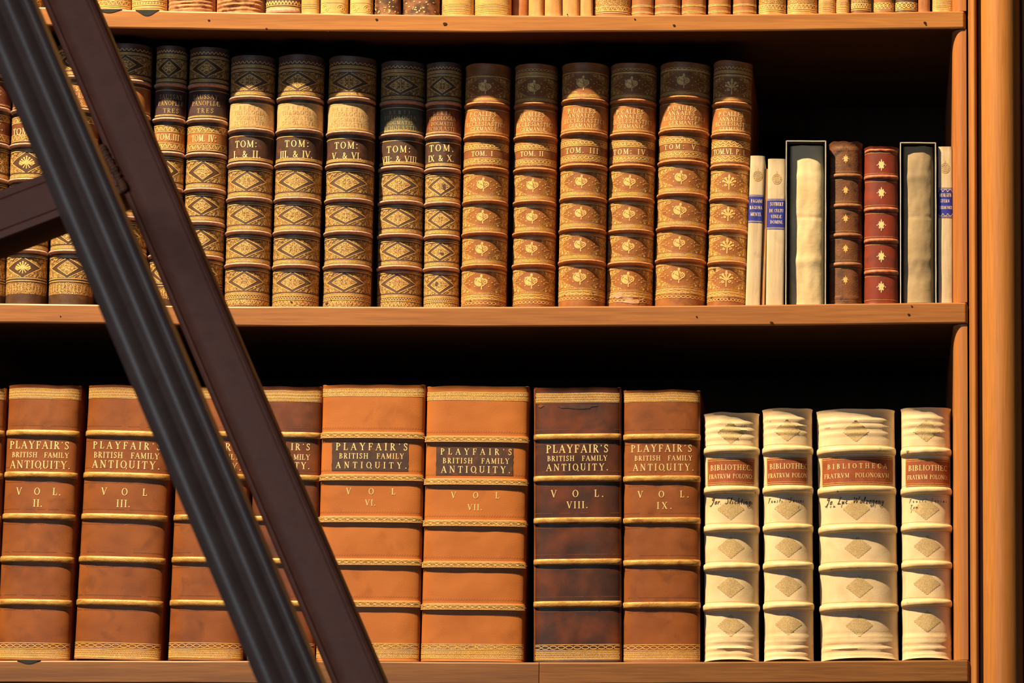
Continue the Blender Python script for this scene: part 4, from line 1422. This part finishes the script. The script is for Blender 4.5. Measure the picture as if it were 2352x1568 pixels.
BR = dict(lea=M['playfair'], board=M['playfair'], bulge=.013, p=2.8)
playfair('brown calf folio cut off by the left edge of the photo, bottom shelf', (-150, 15), 891, (-176, -12), 1512, [993, 1091, 1189, 1286, 1386],
         pl(-72, 140, (1015, 1031), -74, 130, (1041, 1052), -76, 138, (1061, 1077)), [('V  O  L.', -78, 1122, 1137, 100), ('I.', -80, 1150, 1164, 12)], seed=1, **BR)
playfair('brown calf folio stamped VOL II, leftmost full spine on the bottom shelf', (20, 189), 885, (-6, 158), 1513, [994, 1090, 1186, 1284, 1383],
         pl(94, 137, (1013, 1030), 95, 130, (1038.5, 1050), 95, 138, (1058, 1075)), [('V  O  L.', 92, 1120, 1136, 102), ('II.', 89, 1147, 1163, 21)], seed=2, **BR)
playfair('wide brown calf folio stamped VOL III, partly behind the front ladder rail', (204, 402), 887, (171, 367), 1513, [996, 1092, 1187, 1285, 1384],
         pl(293, 156, (1015, 1031), 291, 150, (1039, 1052), 293, 155, (1058, 1075)), [('V  O  L', 289, 1121, 1137, 104), ('III.', 284, 1148, 1164, 31)], seed=3, **BR)
playfair('brown calf folio showing only slivers between the two ladder rails, bottom shelf', (412, 583), 890, (387, 556), 1513, [997, 1094, 1189, 1286, 1385],
         pl(484, 142, (1017, 1034), 484, 136, (1042, 1054), 484, 142, (1062, 1078)), [('V  O  L', 478, 1123, 1138, 96), ('IV.', 474, 1150, 1165, 28)], seed=4, **BR)
playfair('dark mottled red calf folio right behind the rear ladder rail, bottom shelf', (590, 739), 889, (566, 724), 1514, [999, 1097, 1192, 1289, 1386],
         pl(645, 137, (1018, 1033), 646, 134, (1043, 1055), 646, 134, (1061, 1076)), [('V  O  L', 640, 1124, 1139, 96), ('V.', 638, 1151, 1165, 18)],
         lea=M['playfair_fifth'], board=M['board_red'], bulge=.010, p=3.2, top=(897, 919), seed=5)
playfair('bright orange calf folio stamped VOL VI, touched by the rear ladder rail', (742, 977), 885, (726, 963), 1514, [999, 1096, 1192, 1290, 1386],
         pl(853, 164, (1017.5, 1033.5), 852, 148, (1041, 1053), 853, 162, (1061, 1075)), [('V  O  L', 849, 1121, 1135, 112), ('VI.', 849, 1147.5, 1160.5, 24)],
         lea=M['orange'], board=M['orange'], bulge=.009, p=3.4, style='orange', top=(893, 909), seed=6, label_rect=(765, 940, 1015, 1081), yf=.017)
playfair('bright orange calf folio stamped VOL VII, widest book clear of the ladder', (982, 1216), 888, (966, 1203), 1516, [1008, 1106, 1201, 1296, 1393],
         pl(1094, 163, (1030, 1044), 1092, 152, (1052, 1064), 1093, 158, (1070.5, 1085.5)), [('V  O  L', 1086, 1130, 1144, 110), ('VII.', 1084, 1158, 1171, 33)],
         lea=M['orange'], board=M['orange'], bulge=.009, p=3.4, style='orange', top=(901, 918), seed=7, label_rect=(1004, 1180, 1027, 1091), yf=.017)
b8 = playfair('darkest mottled folio stamped VOL VIII with red-brown edges, bottom shelf', (1226, 1428), 891, (1228, 1426), 1517, [1003, 1099, 1195, 1290, 1387],
         pl(1321, 142, (1021.5, 1039), 1321, 137, (1046.5, 1058), 1324, 141, (1065, 1080)), [('V  O  L.', 1322, 1125, 1141, 120), ('VIII.', 1324, 1151.5, 1166.5, 48)],
         lea=M['playfair_dark'], board=M['board_red'], bulge=.007, p=3.6, top=(903, 921), seed=8)
for sg in (-1, 1):
    b8.plate('leather_joint', 893, 1516, *sorted((sg * b8.A(.995), sg * b8.A(.91))), M['board_red'], .00035, label='reddish worn joint', wob=.0006)


def patch(b, px, py, rx, ry, m, seed, name='worn_patch', off=.00045):
    p = Pat()
    cx, cz = b.sl(px, py), b.zl(py)
    n = 18
    k0 = len(p.v)
    for i in range(n):
        a = 6.2832 * i / n
        q = .75 + .5 * noise.noise(Vector((math.cos(a) * 1.6 + seed, math.sin(a) * 1.6, seed)))
        p.v.append((cx + rx * b.k * q * math.cos(a), cz + ry * b.k * q * math.sin(a)))
    p.v.append((cx, cz))
    for i in range(n):
        p.f.append((k0 + i, k0 + (i + 1) % n, k0 + n))
    b.multi(name, [(p, off, m)])


patch(b8, 1320, 934, 62, 5, M['dark_label'], 3.1)
patch(b8, 1243, 931, 9, 4, M['board_red'], 5.1)
for bk, px, py, rx, ry, m, sd in ((MID[11], 1066, 686, 9, 13, 'band_calles', 1.2), (MID[11], 1148, 694, 7, 6, 'band_calles', 2.2), (MID[14], 1448, 688, 46, 9, 'band_pink', 3.2), (MID[14], 1420, 678, 16, 8, 'band_pink', 8.2),
                                  (MID[10], 1024, 429, 5, 9, 'berti', 4.2), (MID[10], 1006, 652, 5, 6, 'berti', 5.2), (MID[10], 1018, 582, 7, 4, 'berti', 6.7), (MID[7], 676, 694, 4, 3, 'ink', 7.2), (MID[8], 754, 694, 8, 4, 'ink', 1.7),
                                  (MID[8], 766, 688, 3, 2, 'ink', 2.9), (MID[11], 1084, 690, 3, 2.5, 'ink', 2.4), (MID[16], 1642, 618, 5, 3, 'ink', 3.3), (MID[16], 1636, 682, 4, 2, 'ink', 9.3), (MID[16], 1652, 687, 3, 2, 'ink', 4.3), (MID[16], 1676, 684, 2.5, 2, 'ink', 5.3),
                                  (MID[13], 1300, 676, 2, 2, 'ink', 1.3), (MID[13], 1364, 672, 2, 2.5, 'ink', 6.3), (MID[13], 1291, 327, 3, 4, 'ink', 6.9)):
    patch(bk, px, py, rx, ry, M[m], sd)
playfair('brown calf folio stamped VOL IX, beside the ivory vellum books', (1431, 1610), 897, (1433, 1606), 1517, [1003, 1099, 1195, 1292, 1389],
         pl(1520, 140, (1021, 1037), 1523, 132, (1046, 1057), 1521, 139, (1065, 1080)), [('V  O  L.', 1523, 1127, 1142, 117), ('IX.', 1525, 1153, 1168, 34)],
         lea=M['playfair'], board=M['playfair'], bulge=.011, p=2.9, top=(902, 919), seed=9)


def vellum(label, xt, yt, xb, yb, B, rect, l1, l2, script, seed, bulge=.021, wrx=31):
    tops = [(yt + d, a, .0016) for d, a in ((14, -.0009), (22, .0012), (30, -.0008), (36, .0012), (45, -.0007), (53, .0010), (61, -.0005))]
    bots = [(yb - d, a, .0016) for d, a in ((8, .0010), (16, -.0008), (24, .0012), (33, -.0007), (41, .0010), (52, .0008), (60, -.0006))]
    tw = lambda u: .0012 * noise.noise(Vector((u * 2 + seed, seed, 4))) + .001 * u * u
    b = Book(label, 'ivory vellum folios at the right end of the bottom shelf', 'low', xt, yt, xb, yb, .020, bulge, 2.25, M['vellum'], depth=.25, wav=.0008, seed=seed * 1.3, topw=tw, flare=.0026,
             ridges=tops + bots, tail=.0012, botarch=.0034)
    for y in B:
        b.band(y, 8.8, .0056, M['vellum_band'], sq=.8, rough=.08)
    edges = [(yt + 18, B[0])] + list(zip(B, B[1:])) + [(B[-1], yb - 12)]
    for i, y in enumerate([(yt + B[0]) / 2 + 2, None] + [(p + q) / 2 for p, q in list(zip(B, B[1:]))[1:]] + [B[-1] + 42]):
        if y is None:
            continue
        g = Pat()
        z0, hx, hz = b.zl(y), wrx * b.k, 25 * b.k
        sx = (noise.noise(Vector((seed, y, 0)))) * .002
        wv = lambda z: hx * (1 - abs(z - z0) / hz)
        g.rows(z0 - hz, z0 + hz, lambda z: sx - wv(z), lambda z: sx + wv(z), 16, 12)
        for s1 in (-1, 1):
            for s2 in (-1, 1):
                for k_ in range(7):
                    t = (k_ + .5) / 7
                    g.dot(sx + s1 * hx * t, z0 + s2 * hz * (1 - t), .0006)
        b.multi('gilt_stamp', [(g, .0002, M['diamond'])])
    x0, x1, y0, y1 = rect
    p = b.plate('title_label', y0, y1, b.sl(x0, y0), b.sl(x1, y0), M['ink_red'], .0004)
    l = Pat()
    a0, a1 = b.sl(x0, y0), b.sl(x1, y0)
    for y in (y0 + 2, y1 - 2):
        l.rib([(a0, b.zl(y)), (a1, b.zl(y))], .0006)
    for y in (y0 + 6, y1 - 6):
        n = int((a1 - a0) / .0014)
        for i in range(n):
            l.dot(a0 + .0012 + (a1 - a0 - .0024) * i / (n - 1), b.zl(y), .00045)
    for a in (a0 + .001, a1 - .001):
        n = int((b.zl(y0) - b.zl(y1)) / .0014)
        for i in range(n):
            l.dot(a, b.zl(y1) + (b.zl(y0) - b.zl(y1)) * i / n, .00045)
    b.multi('label_frame', [(l, .0006, M['gilt'])], parent=p)
    b.text(p, l1, M['gilt_pale'], .0006)
    b.text(p, l2, M['gilt_pale'], .0006, name='subtitle', weight=.9)
    b.text(None, script, M['ink'], .00035, font=SC, name='handwriting', weight=1.25)
    # faint ruled lines near the joints
    r = Pat()
    for q in (-.9, .9):
        r.rib([(b.A(q), b.zl(yt + 15)), (b.A(q), b.zl(yb - 12))], .0003)
    for y in B:
        for d in (-13, 13):
            r.hline(b.zl(y + d), b.A(.93), .0003)
    b.multi('ruled_lines', [(r, .00015, M['diamond'])])


vellum('ivory vellum folio, shortest of four, next to the brown folio', (1617, 1743), 950, (1618, 1742), 1514, [1033, 1124, 1213, 1301, 1394], (1626, 1733, 1051, 1113),
       [('BIBLIOTHEC:', 1681, 1067, 1079, 99)], [('FRATRVM POLONO:', 1679, 1088, 1098, 105)], [('Jor. Slichtingi', 1680, 1142, 1157, 100)], 1)
vellum('narrow ivory vellum folio left of the widest vellum folio', (1751, 1866), 940, (1757, 1867), 1514, [1032, 1123, 1211, 1298, 1391], (1762, 1854, 1049, 1112),
       [('BIBLIOTHEC', 1812, 1064, 1076, 90)], [('FRATRVM POLON', 1809, 1086, 1096, 92)], [('Fausti  Socini', 1804, 1142, 1153, 86), ('II.', 1840, 1159, 1166, 14)], 2)
vellum('widest ivory vellum folio, with longest title on its red-brown label', (1873, 2057), 942, (1889, 2061), 1514, [1033, 1124, 1213, 1301, 1394], (1888, 2050, 1047, 1113),
       [('BIBLIOTHECA', 1968, 1064, 1075, 140)], [('FRATRVM  POLONORVM', 1966, 1086, 1096, 154)], [('Jo. Luc. Wolzogeny', 1962, 1140, 1156, 138), ('Tom I', 1915, 1154, 1163, 40), ('II', 2004, 1154, 1163, 12)], 3, bulge=.026)
vellum('ivory vellum folio against the wooden upright, rightmost on the bottom shelf', (2068, 2185), 938, (2075, 2184), 1514, [1036, 1126, 1211, 1296, 1384], (2080, 2180, 1052, 1116),
       [('BIBLIOTHEC', 2131, 1068, 1080, 92)], [('FRATRVM POLONO:', 2130, 1090, 1100, 96)], [('Fausti Socini', 2130, 1144, 1153, 90), ('Tom', 2098, 1158, 1167, 20), ('I', 2092, 1168, 1175, 4)], 4)

# ------------------------------------------------------------------ top shelf (only the feet of these books show)
GT = 'books standing on the top shelf'
TOP = [  # x0, x1, leather, tooling, label
 (6, 94, 'berti', 'gold', 'dark gilt book seen through the gap between the ladder rails, top shelf'),
 (222, 300, 'tan_gold', 'gold', 'gold tooled book standing over a dark finger notch right of the rear rail'),
 (303, 383, 'tan_gold', 'beads', 'gilt book with black beaded lines above the second finger notch'),
 (385, 494, 'tan_rough', 'none', 'torn tan leather book, the first of two ragged feet on the top shelf'),
 (497, 608, 'tan_rough', 'none', 'torn tan leather book with ragged foot beside the zigzag gilt book'),
 (611, 690, 'berti', 'zigzag', 'dark book with gilt zigzag and worn pink foot, top shelf'),
 (692, 733, 'tan_gold', 'lines', 'narrow tan book with gilt line, left of the two scroll-tooled books'),
 (736, 798, 'cream_gold', 'scroll', 'cream gold book with big scrolls, wider of the two scroll-tooled books'),
 (804, 856, 'cream_gold', 'scroll', 'narrower cream gold scroll-tooled book, left of the marbled books'),
 (861, 920, 'marble', 'flecks', 'marbled brown calf book, the narrower of two marbled ones'),
 (925, 1009, 'marble', 'flecks', 'wide marbled dark calf book, left of two broad tan gilt books'),
 (1015, 1088, 'tan_gold', 'multi', 'tan gilt book with dotted gold lines, right of the marbled books'),
 (1090, 1173, 'tan_gold', 'multi', 'broad tan gilt book with dotted lines, left of the shadowy book'),
 (1176, 1212, 'lines_brown', 'none', 'narrow brown book set back in shadow before the plain tan row'),
 (1214, 1249, 'tan_plain', 'none', 'plain tan book, first of four alike beside the shadowy book'),
 (1251, 1290, 'tan_plain', 'none', 'plain tan book, second of four alike, widest of them'),
 (1292, 1331, 'tan_plain', 'none', 'plain tan book, third of four alike from the shadowy book'),
 (1333, 1362, 'tan_plain', 'none', 'plain tan book, narrowest and last of four alike, beside gilt pink-footed book'),
 (1364, 1449, 'lines_brown', 'gold', 'wide brown book with rubbed pinkish foot and a gilt flash'),
 (1451, 1501, 'lines_brown', 'two', 'brown book with two gilt lines, narrow, next to the wide rubbed book'),
 (1504, 1563, 'lines_brown', 'two', 'brown book with two gilt lines, second of five from the rubbed book'),
 (1566, 1621, 'lines_brown', 'two', 'brown book with two gilt lines, middle one of five alike'),
 (1627, 1678, 'lines_brown', 'two', 'brown book with two gilt lines, fourth of five alike'),
 (1684, 1737, 'lines_brown', 'two', 'brown double-lined book with pale crack, left of the two yellow-gold books'),
 (1743, 1805, 'tan_gold', 'gold', 'yellow-gold tooled book, left one of the yellow pair'),
 (1808, 1877, 'tan_gold', 'gold', 'yellow-gold tooled book, right and wider one of the yellow pair'),
 (1880, 1919, 'tan_plain', 'multi', 'orange-tan book with fine gilt lines, wider of the orange pair'),
 (1921, 1951, 'tan_plain', 'multi', 'orange-tan book with fine gilt lines, narrower of the orange pair'),
 (1954, 2000, 'red_brown', 'gold', 'red-brown gilt book between orange pair and cream-banded book'),
 (2007, 2052, 'lines_brown', 'diamonds', 'brown book with cream-gold diamond band near the right end'),
 (2056, 2107, 'dark_top', 'diamonds', 'dark book with two bright gilt ornament bands near the right end'),
 (2109, 2136, 'lines_brown', 'none', 'narrow creased brown book, second from the right end of the top shelf'),
 (2141, 2191, 'tan_gold', 'multi', 'brown gilt-lined book at the right end of the top shelf'),
]
for i, (x0, x1, lea, tool, lab) in enumerate(TOP):
    w = (x1 - x0) * .0005
    yl = SH_TOP['top']((x0 + x1) / 2)
    sh = tool == 'none' and x0 == 1176
    rough = lea == 'tan_rough'
    b = Book(lab, GT, 'top', (x0 + 3, x1 + 3), -390 - (i * 37 % 50), (x0, x1), yl, .030 if sh else .012, w * .3, 2.3, M[lea], depth=.2, seed=i * 1.9,
             wav=.0022 if rough else .0005, nz=260 if rough else 90,
             ridges=[(yl - d, a * (1 if i % 2 else -1), .0011) for d, a in ((4, .0009), (7, -.0006), (12, .0012), (18, -.0010), (21, .0007), (27, -.001), (31, .0006))] if rough else (), flare=.0010, tail=.0012, nu=26)
    A = b.A(.9)
    g, l = Pat(), Pat()
    gr = M['ground'] if lea in ('berti', 'dark_top', 'red_brown') else M['ground_calles']
    if tool == 'gold':
        g.rows(b.zl(yl - 9), b.zl(yl - 60), -A, A, 14, 18)
        for d in (6, 10, 20):
            rule(b, l, yl - d, A)
        wave(b, l, yl - 19, yl - 11, A, 9)
    elif tool == 'beads':
        for d in (7, 13, 22, 26):
            rule(b, l, yl - d, A, .0012)
        g.rows(b.zl(yl - 13), b.zl(yl - 30), -A, A, 4, 18)
        l.dots(b.zl(yl - 17), A, .0012, .0034)
    elif tool == 'zigzag':
        wave(b, l, yl - 28, yl - 20, A, 12, .0012)
        rule(b, l, yl - 18, A); rule(b, l, yl - 13, A, .0012)
        b.band(yl - 5, 7, .0016, M['band_pink'], name='worn_foot')
    elif tool == 'lines':
        for d in (13, 17, 22):
            rule(b, l, yl - d, A, .0006)
        l.dots(b.zl(yl - 19), A, .0005, .0016)
    elif tool == 'scroll':
        for q in (-.5, .5):
            l.spiral(A * q, b.zl(yl - 13), .0055, 2.2, 0, 1 if q < 0 else -1, .0009, 26)
        rule(b, l, yl - 4, A, .0006); rule(b, l, yl - 26, A, .0006)
    elif tool == 'flecks':
        st = random.Random(i)
        for k_ in range(26):
            l.rib([(A * (2 * st.random() - 1), b.zl(yl - 4 - 28 * st.random())) for _ in (0, 1)][:1] * 1 + [], .001) if False else l.dot(A * (2 * st.random() - 1), b.zl(yl - 4 - 30 * st.random()), .0004 + .0012 * st.random(), .0004 + .0008 * st.random())
    elif tool == 'multi':
        for d in (4, 9, 13, 20, 24):
            rule(b, l, yl - d, A, .0006)
        for d in (6.5, 16, 27):
            l.dots(b.zl(yl - d), A, .0005, .0018)
    elif tool == 'two':
        for d in (5, 20):
            rule(b, l, yl - d, A, .0010); rule(b, l, yl - d - 2.6, A, .0006)
    elif tool == 'diamonds':
        for d in (4, 7, 21):
            rule(b, l, yl - d, A, .0008)
        n = 6
        for k_ in range(n):
            x = -A + 2 * A * (k_ + .5) / n
            l.ell(x, b.zl(yl - 14), A / n * .9, .0026, .0012, 8)
            l.dot(x, b.zl(yl - 14), .001)
    if l.f and tool not in ('flecks', 'zigzag'):
        for sx in (-1, 1):
            l.rib([(sx * A, b.zl(yl - 4)), (sx * A, b.zl(yl - 24))], .0005)
    b.multi('foot_tooling', [(g, .00012, gr), (l, .0003, M['gilt'])])

# ------------------------------------------------------------------ ladder
YA, YB = -1.50, -1.00
top_, bot_ = unp(-42, -160, YA), unp(712, 1700, YA)
ladder = empty('ladder', (bot_.x, YB, bot_.z), 'dark brown metal ladder leaning across the left of the shelves, front rail blurred', 'ladder')


def bar(name, pa, pb, prof, m, off=(0, 0)):
    """sweep a profile (u across, y depth) between the world points pa and pb"""
    d = (pb - pa)
    d.y = 0
    L = d.length
    d.normalize()
    across = Vector((-d.z, 0, d.x))
    if across.x < 0:
        across = -across
    v = []
    n = len(prof)
    K = 40
    for i in range(K + 1):
        q = pa + d * (L * i / K)
        v += [q + across * u + Vector((0, y, 0)) - ladder.location for u, y in prof]
    f = []
    for i in range(K):
        for j in range(n):
            k = (j + 1) % n
            f.append((i * n + j, i * n + k, (i + 1) * n + k, (i + 1) * n + j))
    f.append(tuple(range(n - 1, -1, -1)))
    f.append(tuple(K * n + j for j in range(n)))
    o = link(name, v, f, m, ladder, smooth=True)
    o.data.set_sharp_from_angle(angle=math.radians(42))
    return o


# front rail: fluted flat, its left edge passes (97,400) and (590,1568)
def line_pt(x_at_0, slope, y, Y):
    return unp(x_at_0 + slope * y, y, Y)


kA = unp(1001, 784, YA).x - unp(1000, 784, YA).x
kB = unp(1001, 784, YB).x - unp(1000, 784, YB).x
SL = .4235
cosA = math.cos(math.atan(SL))
hwA = 147 / 2 * kA * cosA
pa, pb = line_pt(.5 * (74 - 74), SL, -560, YA), line_pt(0, SL, 2150, YA)
prof = []
for ua, ub, sag in ((-1, -.15, .0042), (-.15, .60, .0040), (.60, 1, .0020)):   # two broad reeds and a narrow one
    for i in range(13):
        t = -1 + 2 * i / 12
        prof.append((hwA * (ua + (ub - ua) * (t + 1) / 2), .003 - sag * (1 - t * t)))
prof += [(hwA, .022), (-hwA, .022)]
bar('rail', pa, pb, prof, M['iron_front'])
# rear rail: flat bar with a bead at its left and fine grooves at its right
hwB = 123 / 2 * kB * cosA
SB = .426
pa, pb = line_pt(155.5, SB, -560, YB), line_pt(155.5, SB, 2150, YB)
prof = []
for u, y in ((-1, .006), (-.985, .002), (-.96, .0008), (-.93, .0003), (-.84, -.0004), (-.78, -.0005), (-.755, -.0002), (-.73, .0010), (-.70, .0014), (-.3, .0009), (.2, .0009), (.60, .0010), (.66, .0010), (.69, .0002),
             (.72, .0001), (.735, .0009), (.75, .0009), (.765, .0001), (.82, .0001), (.835, .0009), (.85, .0009), (.865, .0002), (.93, .0006), (.97, .0018), (1, .005)):
    prof.append((hwB * u, y))
prof += [(hwB, .02), (-hwB, .02)]
bar('rail', pa, pb, prof, M['iron'])
# tread running down to the left behind the front rail
ya = unp(-170, 560, YB)
ra, rb = unp(-460, 667.5, YB + .004), unp(262, 393.5, YB + .004)
hr = 118 / 2 * kB * math.cos(math.atan(.385))
prof = []
for u, y in ((-1, .05), (-1, .002), (-.96, .0002), (-.66, 0), (-.62, .0008), (-.58, 0), (.60, 0), (.64, .0009), (.68, .0001), (.95, .0002), (1, .002), (1, .05), (.9, .05), (.9, .01), (-.9, .01), (-.9, .05)):
    prof.append((hr * u, y))
bar('tread', ra, rb, prof, M['iron'])
# bolt that ties the front rail to the tread
g = Geo()
n = 14
v = []
for q in (unp(172, 430, YA + .021), unp(172, 430, YB + .006)):
    v += [(q.x + .005 * math.cos(6.2832 * i / n), q.y, q.z + .005 * math.sin(6.2832 * i / n)) for i in range(n)]
f = [(i, (i + 1) % n, (i + 1) % n + n, i + n) for i in range(n)] + [tuple(range(n)), tuple(range(2 * n - 1, n - 1, -1))]
link('spacer', [Vector(p) - ladder.location for p in v], f, M['iron'], ladder)
# knobbly weld bead along the joint
g = Geo()
st = random.Random(3)
for i in range(17):
    t = i / 16
    px, py = 234 + 50 * t + st.uniform(-1.5, 1.5), 338 + 96 * t
    q = unp(px, py, YB - .0035)
    r = kB * (8.5 + st.uniform(-1.5, 2))
    v, f = [], []
    for a in range(7):
        for b_ in range(10):
            th, ph = math.pi * a / 6, 6.2832 * b_ / 10
            v.append(Vector((q.x + r * math.sin(th) * math.cos(ph), q.y + .7 * r * math.sin(th) * math.sin(ph), q.z + r * .8 * math.cos(th) + .25 * r * math.sin(th) * math.cos(ph))) - ladder.location)
    for a in range(6):
        for b_ in range(10):
            c_ = (b_ + 1) % 10
            f.append((a * 10 + b_, a * 10 + c_, a * 10 + 10 + c_, a * 10 + 10 + b_))
    g.add(v, f)
link('weld_bead', g.v, g.f, M['rust'], ladder, smooth=True)['label'] = 'rusty knobbly weld'
